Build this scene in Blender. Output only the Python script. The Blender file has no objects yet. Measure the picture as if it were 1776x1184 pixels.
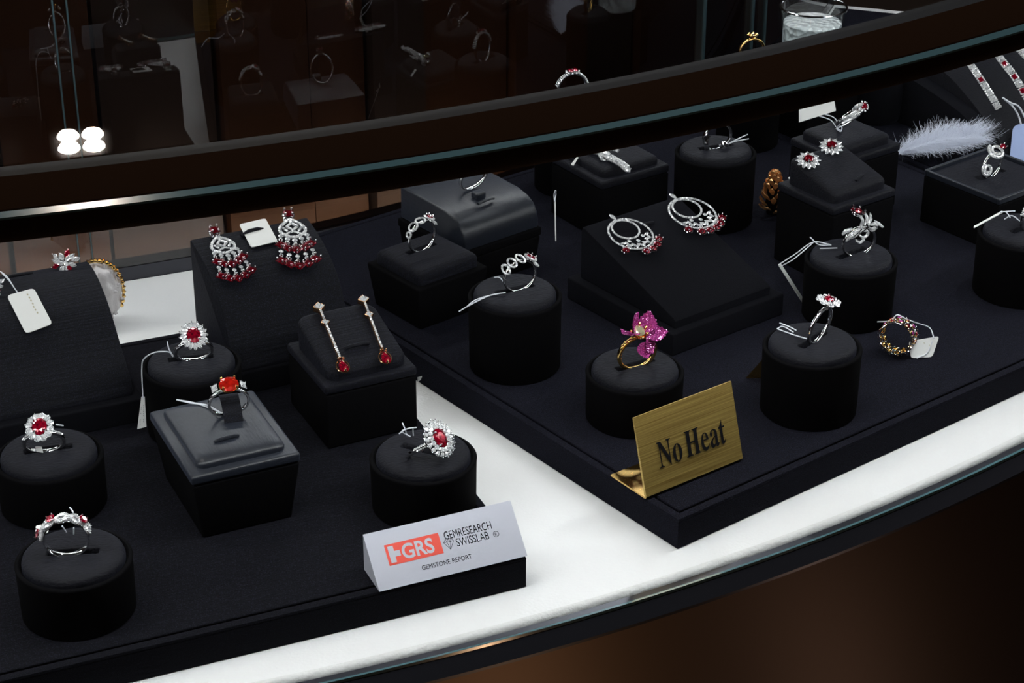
import bpy, bmesh, math, random
from math import sin, cos, pi, radians, atan2, sqrt, hypot
from mathutils import Vector, Matrix

SC = bpy.context.scene
COL = SC.collection

# ------------------------------------------------------------------ camera
PITCH, FPX, CAM_H = radians(27.5), 3600.0, 0.535      # the white shelf of the case is z = 0
cam = bpy.data.cameras.new('camera')
cam.sensor_width = 36.0
cam.lens = 36.0 * FPX / 1776.0
cam.clip_start = 0.01
cam_o = bpy.data.objects.new('camera', cam)
COL.objects.link(cam_o)
cam_o.location = (0, 0, CAM_H)
cam_o.rotation_euler = (pi / 2 - PITCH, 0, 0)
SC.camera = cam_o

# ------------------------------------------------------------------ world, exposure
SC.view_settings.view_transform = 'Standard'
SC.view_settings.look = 'None'
SC.view_settings.gamma = 1.0
SC.view_settings.use_curve_mapping = False
SC.view_settings.exposure = 0.0
W = bpy.data.worlds.new('world'); SC.world = W; W.use_nodes = True
W.node_tree.nodes['Background'].inputs[0].default_value = (0.55, 0.45, 0.46, 1)
W.node_tree.nodes['Background'].inputs[1].default_value = 0.028
LED_STR, BACK_LED_STR, CEIL_STR = 33.0, 26.0, 420.0

def area_light(name, loc, target, size, power, color):
    l = bpy.data.lights.new(name, 'AREA'); l.shape = 'DISK'; l.size = size; l.energy = power; l.color = color
    o = bpy.data.objects.new(name, l); COL.objects.link(o); o.location = loc
    d = Vector(target) - Vector(loc); o.rotation_euler = d.to_track_quat('-Z', 'Y').to_euler()
    return o
area_light('ceiling_spot_light', (-0.7, 1.25, 1.85), (0.0, 0.95, 0), 0.10, 5.5, (1, .93, .85))
area_light('ceiling_spot_light', (0.75, 1.35, 1.85), (0.1, 1.0, 0), 0.10, 5.0, (.93, .95, 1))
area_light('ceiling_spot_light', (0.25, 3.1, 1.85), (0.2, 1.2, 0), 0.10, 5.0, (.9, .93, 1))
area_light('panel_glow_light', (1.31, 0.54, -0.95), (0.2, 0.85, -0.15), 0.12, .22, (1, .66, .50))  # two unseen lamps added to put a warm glow on the front panel
area_light('panel_glow_light', (0.90, -0.08, -0.95), (0.0, 0.74, -0.1), 0.10, .75, (1, .60, .34))

# ------------------------------------------------------------------ geometry of the view (from a pixel of the photograph to a point at a known height)
def ray(px, py):
    x = (px - 888) / FPX; y = (592 - py) / FPX
    return Vector((x, cos(PITCH) + y * sin(PITCH), -sin(PITCH) + y * cos(PITCH)))
def at(px, py, z):
    d = ray(px, py); return Vector((0, 0, CAM_H)) + d * ((z - CAM_H) / d.z)
def on(px, py, fn):
    """first point on the ray whose height falls under fn(x, y)"""
    d = ray(px, py); o = Vector((0, 0, CAM_H)); a, b = 0.6, 2.0
    t = a
    while t < b:
        p = o + d * t
        if p.z < fn(p.x, p.y): break
        t += 0.002
    lo, hi = t - 0.002, t
    for _ in range(20):
        m = (lo + hi) / 2; p = o + d * m
        if p.z < fn(p.x, p.y): hi = m
        else: lo = m
    return o + d * hi
CC = Vector((-0.5195, 1.8725)); RF = 1.238; RB = 0.815; ZT = 0.230      # centre of the counter's curve, its front and back radius, height of its top
def at_r(px, py, r):
    """point where the ray meets the upright cylinder of radius r about the counter's centre (near side)"""
    d = ray(px, py); o = Vector((0, 0, CAM_H)); q = Vector((o.x, o.y)) - CC; e = Vector((d.x, d.y))
    a = e.dot(e); b = 2 * q.dot(e); c = q.dot(q) - r * r
    t = (-b - sqrt(max(0, b * b - 4 * a * c))) / (2 * a)
    return o + d * t

# ------------------------------------------------------------------ materials
def new_mat(name):
    m = bpy.data.materials.new(name); m.use_nodes = True
    nt = m.node_tree; return m, nt, nt.nodes['Principled BSDF']
def bump(nt, p, kind='noise', scale=900, strength=.4, dist=.0004, stretch=None, detail=3, rot=0):
    tc = nt.nodes.new('ShaderNodeTexCoord'); mp = nt.nodes.new('ShaderNodeMapping')
    nt.links.new(tc.outputs['Object'], mp.inputs[0])
    if stretch: mp.inputs['Scale'].default_value = stretch
    mp.inputs['Rotation'].default_value = (0, 0, rot)
    if kind == 'noise':
        t = nt.nodes.new('ShaderNodeTexNoise'); t.inputs['Detail'].default_value = detail; out = t.outputs['Fac']
    else:
        t = nt.nodes.new('ShaderNodeTexVoronoi'); out = t.outputs['Distance']
    t.inputs['Scale'].default_value = scale
    nt.links.new(mp.outputs[0], t.inputs['Vector'])
    b = nt.nodes.new('ShaderNodeBump'); b.inputs['Strength'].default_value = strength; b.inputs['Distance'].default_value = dist
    nt.links.new(out, b.inputs['Height'])
    prev = p.inputs['Normal'].links[0].from_socket if p.inputs['Normal'].links else None
    if prev: nt.links.new(prev, b.inputs['Normal'])
    nt.links.new(b.outputs[0], p.inputs['Normal'])
    return out
def mat(name, col, rough=.5, metal=0, spec=.5, sheen=0, sheen_tint=(1, 1, 1), coat=0, trans=0, ior=1.5, emit=None, estr=0):
    m, nt, p = new_mat(name)
    p.inputs['Base Color'].default_value = (*col, 1); p.inputs['Roughness'].default_value = rough
    p.inputs['Metallic'].default_value = metal; p.inputs['Specular IOR Level'].default_value = spec
    p.inputs['Sheen Weight'].default_value = sheen; p.inputs['Sheen Tint'].default_value = (*sheen_tint, 1)
    p.inputs['Coat Weight'].default_value = coat; p.inputs['Coat Roughness'].default_value = .03
    p.inputs['Transmission Weight'].default_value = trans; p.inputs['IOR'].default_value = ior
    if emit: p.inputs['Emission Color'].default_value = (*emit, 1); p.inputs['Emission Strength'].default_value = estr
    return m
def fleck(m, base, light, scale=1800, lo=.72, hi=.78):
    """tiny lint flecks of another colour"""
    nt = m.node_tree; p = nt.nodes['Principled BSDF']
    tc = nt.nodes.new('ShaderNodeTexCoord'); t = nt.nodes.new('ShaderNodeTexNoise'); t.inputs['Scale'].default_value = scale; t.inputs['Detail'].default_value = 1
    nt.links.new(tc.outputs['Object'], t.inputs['Vector'])
    r = nt.nodes.new('ShaderNodeValToRGB'); r.color_ramp.elements[0].position = lo; r.color_ramp.elements[1].position = hi
    r.color_ramp.elements[0].color = (*base, 1); r.color_ramp.elements[1].color = (*light, 1)
    nt.links.new(t.outputs['Fac'], r.inputs[0]); nt.links.new(r.outputs[0], p.inputs['Base Color'])
M = {}
M['felt'] = mat('navy_black_felt', (.0056, .0055, .0082), .95, spec=.06, sheen=.018, sheen_tint=(.5, .55, 1)); bump(M['felt'].node_tree, M['felt'].node_tree.nodes['Principled BSDF'], scale=1500, strength=.9, dist=.0005)
fleck(M['felt'], (.0050, .0050, .0075), (.026, .026, .042), 2200, .50, .82)
M['linen'] = mat('black_woven_cloth', (.0046, .0046, .0062), .9, spec=.06, sheen=.014, sheen_tint=(.6, .6, 1)); bump(M['linen'].node_tree, M['linen'].node_tree.nodes['Principled BSDF'], scale=700, strength=.6, dist=.0004, stretch=(.18, 1.6, 1), rot=radians(-3))
fleck(M['linen'], (.0040, .0040, .0054), (.020, .020, .030), 2000, .52, .84)
M['velvet'] = mat('black_velvet', (.0042, .0042, .0056), .92, spec=.06, sheen=.02, sheen_tint=(.6, .65, 1)); bump(M['velvet'].node_tree, M['velvet'].node_tree.nodes['Principled BSDF'], scale=1300, strength=.5, dist=.0003)
M['drum'] = mat('black_drum_cloth', (.0022, .0021, .0026), .9, spec=.05)
bump(M['drum'].node_tree, M['drum'].node_tree.nodes['Principled BSDF'], scale=1200, strength=.3, dist=.0002)
M['pad'] = mat('black_pad_silk', (.0052, .0052, .0075), .62, spec=.13, sheen=.035, sheen_tint=(.6, .65, 1)); bump(M['pad'].node_tree, M['pad'].node_tree.nodes['Principled BSDF'], scale=900, strength=.9, dist=.0005, stretch=(.5, 1.4, 1))
bump(M['pad'].node_tree, M['pad'].node_tree.nodes['Principled BSDF'], scale=90, strength=.5, dist=.001)
M['satin'] = mat('blue_black_satin', (.0068, .0084, .0130), .40, spec=.45, sheen=.1, sheen_tint=(.6, .7, 1)); bump(M['satin'].node_tree, M['satin'].node_tree.nodes['Principled BSDF'], scale=700, strength=.35, dist=.0003, stretch=(1.6, .25, 1))
bump(M['satin'].node_tree, M['satin'].node_tree.nodes['Principled BSDF'], scale=70, strength=.35, dist=.001)
M['streak'] = mat('black_streaked_cloth', (.0038, .0038, .0058), .7, spec=.12, sheen=.02, sheen_tint=(.6, .65, 1)); bump(M['streak'].node_tree, M['streak'].node_tree.nodes['Principled BSDF'], scale=500, strength=.8, dist=.0005, stretch=(.08, 1.6, 1))
M['leather'] = mat('white_leather', (.80, .80, .80), .55, spec=.3); bump(M['leather'].node_tree, M['leather'].node_tree.nodes['Principled BSDF'], 'voronoi', scale=700, strength=.25, dist=.0003)
M['leather_roll'] = mat('white_creased_leather', (.72, .72, .71), .55, spec=.3); bump(M['leather_roll'].node_tree, M['leather_roll'].node_tree.nodes['Principled BSDF'], scale=420, strength=.55, dist=.0009, detail=3)
M['silver'] = mat('polished_white_gold', (.80, .80, .81), .10, metal=1)
M['gold'] = mat('polished_gold', (.95, .62, .22), .14, metal=1)
M['rose'] = mat('rose_gold', (.95, .55, .30), .16, metal=1)
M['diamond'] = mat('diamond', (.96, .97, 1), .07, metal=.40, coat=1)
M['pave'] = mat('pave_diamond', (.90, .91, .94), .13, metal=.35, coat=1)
M['ice'] = mat('yellow_diamond', (.95, .90, .55), .07, metal=.7, coat=1)
def gem_mat(name, c, c2):
    m = mat(name, c, .09, metal=.45, spec=.9, coat=1)
    nt = m.node_tree; p = nt.nodes['Principled BSDF']
    lw = nt.nodes.new('ShaderNodeLayerWeight'); lw.inputs[0].default_value = .35
    g = nt.nodes.new('ShaderNodeNewGeometry'); tc = nt.nodes.new('ShaderNodeTexCoord')
    t = nt.nodes.new('ShaderNodeTexVoronoi'); t.inputs['Scale'].default_value = 2.6
    nt.links.new(tc.outputs['Object'], t.inputs['Vector'])
    mx = nt.nodes.new('ShaderNodeMix'); mx.data_type = 'RGBA'; mx.inputs[6].default_value = (*c, 1); mx.inputs[7].default_value = (*c2, 1)
    nt.links.new(t.outputs['Distance'], mx.inputs[0]); nt.links.new(mx.outputs[2], p.inputs['Base Color'])
    return m
M['ruby'] = gem_mat('ruby', (.52, .003, .03), (.11, .001, .009))
M['ruby_dark'] = gem_mat('dark_ruby', (.30, .002, .014), (.09, .001, .005))
M['ruby_orange'] = gem_mat('orange_ruby', (.85, .02, .008), (.32, .006, .004))
M['pink'] = gem_mat('pink_sapphire', (.72, .12, .42), (.38, .03, .28))
M['paper'] = mat('white_card', (.78, .78, .76), .6)
M['paper_blue'] = mat('pale_blue_card', (.30, .38, .62), .5)
M['ink'] = mat('black_ink', (.006, .006, .008), .8, spec=.1)
M['ink_faint'] = mat('faint_gold_ink', (.45, .42, .28), .5)
M['red_ink'] = mat('coral_red_ink', (.83, .085, .055), .5)
M['thread'] = mat('white_thread', (.72, .74, .80), .7)
M['feather'] = mat('white_feather', (.66, .70, .82), .8, sheen=.3)
M['copper'] = mat('gilded_copper', (.95, .50, .20), .30, metal=.75)
M['bronze'] = mat('dark_bronze_metal', (.10, .070, .052), .36, metal=.8, spec=.5)
M['bronze_top'] = mat('brown_metal_frame', (.022, .011, .0062), .6, metal=.0, spec=.0)
M['black'] = mat('black_gasket', (.004, .004, .004), .6, spec=.2)
M['rail'] = mat('dark_grey_rail', (.05, .05, .062), .25, metal=.4)
M['teal'] = mat('teal_glass_edge', (.12, .24, .27), .12, spec=.8, coat=1)
M['shell'] = mat('white_shell', (.72, .68, .68), .35, coat=.3); bump(M['shell'].node_tree, M['shell'].node_tree.nodes['Principled BSDF'], scale=300, strength=.7, dist=.001)
M['led'] = mat('led_diffuser', (.9, .9, .9), .5, emit=(.95, .98, 1), estr=LED_STR)
M['led_back'] = mat('led_diffuser_back', (.9, .9, .9), .5, emit=(.95, .98, 1), estr=BACK_LED_STR)
M['lamp'] = mat('warm_lamp_face', (1, .9, .8), .5, emit=(1, .86, .74), estr=CEIL_STR)
M['dark_room'] = mat('dark_room_paint', (.05, .035, .03), .8)
M['wood'] = mat('brown_wood', (.12, .072, .046), .4); M['wood2'] = mat('grey_brown_wood', (.085, .08, .08), .4)
for k in ('wood', 'wood2'): bump(M[k].node_tree, M[k].node_tree.nodes['Principled BSDF'], scale=30, strength=.3, dist=.002, stretch=(4, 4, .4))
M['grey_cloth'] = mat('grey_cloth', (.10, .10, .10), .8)
M['frost'] = mat('frosted_acrylic', (.54, .55, .62), .35, spec=.5, coat=.2)
M['ice_white'] = mat('crushed_crystal', (.95, .96, .98), .2, spec=.8); bump(M['ice_white'].node_tree, M['ice_white'].node_tree.nodes['Principled BSDF'], 'voronoi', scale=220, strength=1, dist=.003)
M['blue'] = mat('blue_bead', (.02, .05, .5), .1, coat=1)

def brushed():
    m, nt, p = new_mat('brushed_brass')
    tc = nt.nodes.new('ShaderNodeTexCoord'); mp = nt.nodes.new('ShaderNodeMapping'); mp.inputs['Scale'].default_value = (18, 1, 1500)
    t = nt.nodes.new('ShaderNodeTexNoise'); t.inputs['Scale'].default_value = 1.0; t.inputs['Detail'].default_value = 4
    nt.links.new(tc.outputs['Object'], mp.inputs[0]); nt.links.new(mp.outputs[0], t.inputs['Vector'])
    r = nt.nodes.new('ShaderNodeValToRGB'); r.color_ramp.elements[0].position = .3; r.color_ramp.elements[1].position = .72
    r.color_ramp.elements[0].color = (.33, .20, .045, 1); r.color_ramp.elements[1].color = (.76, .55, .17, 1)
    nt.links.new(t.outputs['Fac'], r.inputs[0]); nt.links.new(r.outputs[0], p.inputs['Base Color'])
    p.inputs['Metallic'].default_value = .65; p.inputs['Roughness'].default_value = .42
    b = nt.nodes.new('ShaderNodeBump'); b.inputs['Strength'].default_value = .25; b.inputs['Distance'].default_value = .0002
    nt.links.new(t.outputs['Fac'], b.inputs['Height']); nt.links.new(b.outputs[0], p.inputs['Normal'])
    return m
M['brass'] = brushed()
M['brass_plain'] = mat('polished_brass', (.62, .40, .13), .22, metal=1)

def pane(name, tint, rough=.0, extra=0.0, gloss=(1, 1, 1)):
    m = bpy.data.materials.new(name); m.use_nodes = True; nt = m.node_tree; nt.nodes.clear()
    o = nt.nodes.new('ShaderNodeOutputMaterial'); mx = nt.nodes.new('ShaderNodeMixShader')
    tr = nt.nodes.new('ShaderNodeBsdfTransparent'); tr.inputs[0].default_value = (*tint, 1)
    gl = nt.nodes.new('ShaderNodeBsdfGlossy'); gl.inputs['Roughness'].default_value = rough; gl.inputs['Color'].default_value = (*gloss, 1)
    fr = nt.nodes.new('ShaderNodeFresnel'); fr.inputs[0].default_value = 1.45
    ad = nt.nodes.new('ShaderNodeMath'); ad.operation = 'ADD'; ad.inputs[1].default_value = extra; ad.use_clamp = True
    ge = nt.nodes.new('ShaderNodeNewGeometry'); iv = nt.nodes.new('ShaderNodeMath'); iv.operation = 'SUBTRACT'; iv.inputs[0].default_value = 1
    mu = nt.nodes.new('ShaderNodeMath'); mu.operation = 'MULTIPLY'
    nt.links.new(ge.outputs['Backfacing'], iv.inputs[1]); nt.links.new(fr.outputs[0], ad.inputs[0])
    nt.links.new(ad.outputs[0], mu.inputs[0]); nt.links.new(iv.outputs[0], mu.inputs[1]); nt.links.new(mu.outputs[0], mx.inputs[0])
    nt.links.new(tr.outputs[0], mx.inputs[1]); nt.links.new(gl.outputs[0], mx.inputs[2]); nt.links.new(mx.outputs[0], o.inputs[0])
    return m
M['glass'] = pane('clear_glass', (.985, .995, .99))
M['glass_tint'] = pane('smoked_back_glass', (.50, .45, .43), .01, .05)
M['tumbler'] = pane('tumbler_glass', (.90, .93, .93), .02, .06)

# ------------------------------------------------------------------ mesh building
I4 = Matrix.Identity(4)
def T(x=0, y=0, z=0): return Matrix.Translation((x, y, z))
def RX(a): return Matrix.Rotation(a, 4, 'X')
def RY(a): return Matrix.Rotation(a, 4, 'Y')
def RZ(a): return Matrix.Rotation(a, 4, 'Z')
def SCL(x, y=None, z=None):
    y = x if y is None else y; z = x if z is None else z
    return Matrix.Diagonal((x, y, z, 1))
def frame(o, x, y, z):
    return Matrix(((x.x, y.x, z.x, o.x), (x.y, y.y, z.y, o.y), (x.z, y.z, z.z, o.z), (0, 0, 0, 1)))
MM = .001
class MB:
    def __init__(s): s.v = []; s.f = []
    def add(s, vf, m=I4):
        v, f = vf; b = len(s.v)
        s.v += [tuple(m @ Vector(p)) for p in v]; s.f += [tuple(b + i for i in q) for q in f]
        return s
    def mesh(s, name, mt, angle=35, smooth=True):
        me = bpy.data.meshes.new(name); me.from_pydata(s.v, [], s.f)
        bm = bmesh.new(); bm.from_mesh(me); bmesh.ops.recalc_face_normals(bm, faces=bm.faces); bm.to_mesh(me); bm.free()
        if smooth:
            me.polygons.foreach_set('use_smooth', [True] * len(me.polygons)); me.set_sharp_from_angle(angle=radians(angle))
        me.materials.append(mt); me.update(); return me
    def build(s, name, mt, parent=None, m=I4, angle=35, smooth=True):
        return put(name, s.mesh(name, mt, angle, smooth), parent, m)
def put(name, me, parent=None, m=I4):
    o = bpy.data.objects.new(name, me); COL.objects.link(o)
    if parent: o.parent = parent
    o.matrix_local = m
    return o
def tag(o, label=None, cat=None, group=None, kind=None):
    if label: o['label'] = label
    if cat: o['category'] = cat
    if group: o['group'] = group
    if kind: o['kind'] = kind
    return o
def thing(name, label, cat, m=I4, group=None):
    o = bpy.data.objects.new(name, None); COL.objects.link(o); o.empty_display_size = .01
    o.matrix_world = m
    return tag(o, label, cat, group)

_bc = {}
def g_box(x0, x1, y0, y1, z0, z1, bev=0, seg=3):
    bm = bmesh.new(); bmesh.ops.create_cube(bm, size=1)
    for v in bm.verts:
        v.co = Vector(((x0 + x1) / 2 + v.co.x * (x1 - x0), (y0 + y1) / 2 + v.co.y * (y1 - y0), (z0 + z1) / 2 + v.co.z * (z1 - z0)))
    if bev: bmesh.ops.bevel(bm, geom=list(bm.edges), offset=bev, segments=seg, profile=.5, affect='EDGES')
    bm.verts.index_update(); r = ([tuple(v.co) for v in bm.verts], [[v.index for v in f.verts] for f in bm.faces]); bm.free(); return r
def g_taper(x0, x1, y0, y1, z0, z1, inset=0, bev=0):
    """box whose bottom is drawn in by inset"""
    bm = bmesh.new(); bmesh.ops.create_cube(bm, size=1); cx, cy = (x0 + x1) / 2, (y0 + y1) / 2
    for v in bm.verts:
        i = inset if v.co.z < 0 else 0
        v.co = Vector((cx + (1 if v.co.x > 0 else -1) * ((x1 - x0) / 2 - i), cy + (1 if v.co.y > 0 else -1) * ((y1 - y0) / 2 - i), z1 if v.co.z > 0 else z0))
    if bev: bmesh.ops.bevel(bm, geom=list(bm.edges), offset=bev, segments=3, profile=.5, affect='EDGES')
    bm.verts.index_update(); r = ([tuple(v.co) for v in bm.verts], [[v.index for v in f.verts] for f in bm.faces]); bm.free(); return r
def g_lathe(prof, n=64, sy=1):
    v = []; f = []; k = len(prof)
    for i in range(n):
        a = 2 * pi * i / n
        for r, z in prof: v.append((r * cos(a), r * sin(a) * sy, z))
    for i in range(n):
        j = (i + 1) % n
        for q in range(k - 1): f.append((i * k + q, j * k + q, j * k + q + 1, i * k + q + 1))
    if prof[0][0] > 1e-9: f.append(tuple(i * k for i in range(n)))
    if prof[-1][0] > 1e-9: f.append(tuple(i * k + k - 1 for i in reversed(range(n))))
    return v, f
def g_tube(path, r, n=8, closed=False, flat=1.0, caps=True):
    path = [Vector(p) for p in path]; m = len(path); v = []; f = []
    rr = r if isinstance(r, (list, tuple)) else [r] * m
    up = None
    for i, p in enumerate(path):
        a = path[(i - 1) % m] if closed or i else p; b = path[(i + 1) % m] if closed or i < m - 1 else p
        t = (b - a).normalized()
        if up is None:
            up = Vector((0, 0, 1)) if abs(t.z) < .9 else Vector((1, 0, 0))
        x = t.cross(up)
        if x.length < 1e-6: x = t.orthogonal()
        x.normalize(); y = x.cross(t).normalized(); up = y
        for k in range(n):
            c = 2 * pi * k / n; v.append(tuple(p + (x * cos(c) + y * sin(c) * flat) * rr[i]))
    L = m if closed else m - 1
    for i in range(L):
        j = (i + 1) % m
        for k in range(n):
            l = (k + 1) % n; f.append((i * n + k, i * n + l, j * n + l, j * n + k))
    if not closed and caps: f.append(tuple(range(n - 1, -1, -1))); f.append(tuple((m - 1) * n + k for k in range(n)))
    return v, f
def g_sphere(r, nu=10, nv=6, c=(0, 0, 0)):
    v = [(c[0], c[1], c[2] + r)]; f = []
    for j in range(1, nv):
        for i in range(nu):
            a = 2 * pi * i / nu; b = pi * j / nv; v.append((c[0] + r * sin(b) * cos(a), c[1] + r * sin(b) * sin(a), c[2] + r * cos(b)))
    v.append((c[0], c[1], c[2] - r)); e = len(v) - 1
    for i in range(nu):
        f.append((0, 1 + i, 1 + (i + 1) % nu)); f.append((e, e - nu + (i + 1) % nu, e - nu + i))
    for j in range(nv - 2):
        for i in range(nu):
            a = 1 + j * nu + i; b = 1 + j * nu + (i + 1) % nu; f.append((a, a + nu, b + nu, b))
    return v, f
def g_prism(poly, z0, z1):
    n = len(poly)
    v = [(x, y, z0) for x, y in poly] + [(x, y, z1) for x, y in poly]
    return v, [tuple(range(n - 1, -1, -1)), tuple(range(n, 2 * n))] + [(i, (i + 1) % n, n + (i + 1) % n, n + i) for i in range(n)]
def sh_round(a): return cos(a), sin(a)
def sh_marquise(a): return cos(a), sin(a) * abs(sin(a))
def sh_pear(a): return cos(a), sin(a) * abs(sin(a / 2)) ** 1.1
def sh_square(a):
    k = max(abs(cos(a)), abs(sin(a))); return cos(a) / k * .92, sin(a) / k * .92
def g_gem(fn=sh_round):
    """unit brilliant: girdle at z = 0, table up; half width 1"""
    v = []; f = []
    for k in range(8): x, y = fn(2 * pi * k / 8); v.append((x * .56, y * .56, .34))
    for k in range(8): x, y = fn(2 * pi * (k + .5) / 8); v.append((x * .82, y * .82, .18))
    for k in range(16): x, y = fn(2 * pi * k / 16); v.append((x, y, 0))
    for k in range(8): x, y = fn(2 * pi * (k + .5) / 8); v.append((x * .5, y * .5, -.36))
    v.append((0, 0, -.7))
    f.append(tuple(range(8)))
    for k in range(8):
        l = (k + 1) % 8; a, b = k, l; mid = 8 + k; pm = 8 + (k - 1) % 8
        g0, g1, g2 = 16 + 2 * k, 16 + 2 * k + 1, 16 + (2 * k + 2) % 16
        f += [(a, mid, b), (a, pm, g0), (a, g0, mid), (mid, g0, g1), (mid, g1, g2)]
        f += [(g1, g0, 32 + k), (g2, g1, 32 + k), (g2, 32 + k, 32 + l), (32 + k, 40, 32 + l)]
    return v, f
_gm = {}
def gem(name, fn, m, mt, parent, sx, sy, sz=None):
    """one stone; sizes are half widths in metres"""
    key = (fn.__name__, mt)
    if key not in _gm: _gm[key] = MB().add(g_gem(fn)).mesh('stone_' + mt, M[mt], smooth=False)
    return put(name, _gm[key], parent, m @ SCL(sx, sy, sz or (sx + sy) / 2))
def g_bead(r, m=I4):
    v = [(1, 0, 0), (-1, 0, 0), (0, 1, 0), (0, -1, 0), (0, 0, .8), (.55, .55, .55), (-.55, .55, .55), (-.55, -.55, .55), (.55, -.55, .55), (0, 0, -.6)]
    f = [(4, 5, 6), (4, 6, 7), (4, 7, 8), (4, 8, 5), (0, 2, 5), (2, 6, 5), (2, 1, 6), (1, 7, 6), (1, 3, 7), (3, 8, 7), (3, 0, 8), (0, 5, 8), (9, 2, 0), (9, 1, 2), (9, 3, 1), (9, 0, 3)]
    return [tuple(m @ Vector((a * r, b * r, c * r))) for a, b, c in v], f
def bez(p, n=12):
    """smooth path through points (Catmull-Rom)"""
    p = [Vector(q) for q in p]; out = []
    q = [p[0] * 2 - p[1]] + p + [p[-1] * 2 - p[-2]]
    for i in range(1, len(q) - 2):
        for k in range(n):
            t = k / n; a, b, c, d = q[i - 1], q[i], q[i + 1], q[i + 2]
            out.append(.5 * ((2 * b) + (c - a) * t + (2 * a - 5 * b + 4 * c - d) * t * t + (3 * b - a - 3 * c + d) * t ** 3))
    out.append(p[-1]); return out
def resample(path, step):
    out = [path[0]]; acc = 0
    for a, b in zip(path, path[1:]):
        L = (b - a).length
        while acc + L >= step:
            t = (step - acc) / L; a = a.lerp(b, t); out.append(a); L = (b - a).length; acc = 0
        acc += L
    return out
def pave(mb, path, r, m=I4, gap=1.75, rnd=None):
    for p in resample([Vector(q) for q in path], r * gap):
        a = (rnd or random).random() * pi
        mb.add(g_bead(r, T(*p) @ RZ(a)), m)
def g_puff(shape, h, side, slots=(), n=96, nr=34, power=5.0, tilt=None):
    """cushion: shape(angle) gives the edge radius; h its puff; side the height of its rim"""
    v = []; f = []; fr = [(k / nr) ** .85 for k in range(nr + 1)]
    def zz(x, y, q):
        z = side + h * (1 - q ** power) ** .6
        if tilt: z += tilt(x, y) 
        for cx, cy, a, L, Wd, D in slots:
            u = (x - cx) * cos(a) + (y - cy) * sin(a); w = -(x - cx) * sin(a) + (y - cy) * cos(a)
            e = max(abs(u) - L / 2, abs(w) - Wd / 2)
            if e < .0006: z -= D * min(1, (.0006 - e) / .0009)
        return z
    v.append((0, 0, zz(0, 0, 0)))
    for k in range(1, nr + 1):
        for i in range(n):
            a = 2 * pi * i / n; R = shape(a) * fr[k]; x, y = R * cos(a), R * sin(a); v.append((x, y, zz(x, y, fr[k])))
    for i in range(n):
        a = 2 * pi * i / n; R = shape(a); v.append((R * cos(a), R * sin(a), 0))
    for i in range(n): f.append((0, 1 + i, 1 + (i + 1) % n))
    for k in range(nr):
        b = 1 + k * n
        for i in range(n): j = (i + 1) % n; f.append((b + i, b + n + i, b + n + j, b + j))
    f.append(tuple(1 + nr * n + i for i in range(n))[::-1])
    return v, f
def sh_circ(r): return lambda a: r
def sh_rrect(w, d, rc):
    """radius function of a rectangle 2w x 2d with rounded corners"""
    def fn(a):
        c, s = abs(cos(a)), abs(sin(a)); lo, hi = 0, hypot(w, d)
        for _ in range(24):
            m = (lo + hi) / 2; x, y = c * m, s * m
            dx, dy = max(x - (w - rc), 0), max(y - (d - rc), 0)
            if x <= w and y <= d and hypot(dx, dy) <= rc: lo = m
            else: hi = m
        return lo
    return fn
def flat_shape(splines, name, mt, parent, m, depth=.00008):
    """2D outlines (holes allowed) filled and given a hair of thickness"""
    cu = bpy.data.curves.new(name, 'CURVE'); cu.dimensions = '2D'; cu.fill_mode = 'BOTH'; cu.extrude = 0
    for pts in splines:
        sp = cu.splines.new('POLY'); sp.points.add(len(pts) - 1)
        for i, (x, y) in enumerate(pts): sp.points[i].co = (x, y, 0, 1)
        sp.use_cyclic_u = True
    return _curve_to_mesh(cu, name, mt, parent, m, depth)
def _curve_to_mesh(cu, name, mt, parent, m, depth):
    tmp = bpy.data.objects.new('tmp', cu); COL.objects.link(tmp); bpy.context.view_layer.update()
    me = bpy.data.meshes.new_from_object(tmp.evaluated_get(bpy.context.evaluated_depsgraph_get()))
    bpy.data.objects.remove(tmp); bpy.data.curves.remove(cu)
    bm = bmesh.new(); bm.from_mesh(me); bmesh.ops.remove_doubles(bm, verts=bm.verts, dist=1e-6)
    # lift the flat fill by the ink's thickness
    for v in bm.verts: v.co.z = depth
    bm.to_mesh(me); bm.free(); me.materials.clear(); me.materials.append(M[mt]); me.name = name
    return put(name, me, parent, m)
def text(body, size, name, mt, parent, m, sx=1.0, align='LEFT', space=1.0, bold=0.0):
    cu = bpy.data.curves.new(name, 'FONT'); cu.body = body; cu.size = size; cu.offset = bold; cu.align_x = align; cu.space_character = space
    o = _curve_to_mesh(cu, name, mt, parent, m @ SCL(sx, 1, 1), .00008); return o
def string(pts, parent, r=.00032, name='string', mt='thread', n=10):
    return MB().add(g_tube(bez(pts, n), r, 6)).build(name, M[mt], parent)
def g_card(c, rnd=.12, th=.00035):
    """thin card through four corner points (in order), rounded corners"""
    c = [Vector(p) for p in c]; pts = []
    L01, L12 = (c[1] - c[0]).length, (c[2] - c[1]).length; rr = rnd * min(L01, L12)
    for i in range(4):
        p, a, b = c[i], (c[i - 1] - c[i]).normalized(), (c[(i + 1) % 4] - c[i]).normalized()
        for k in range(6):
            t = k / 5; pts.append(p + a * rr * (1 - t) ** 2 + b * rr * t ** 2)
    nrm = (c[1] - c[0]).cross(c[3] - c[0]).normalized() * th; n = len(pts)
    v = [tuple(p) for p in pts] + [tuple(p + nrm) for p in pts]
    return v, [tuple(range(n - 1, -1, -1)), tuple(range(n, 2 * n))] + [(i, (i + 1) % n, n + (i + 1) % n, n + i) for i in range(n)]
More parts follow.
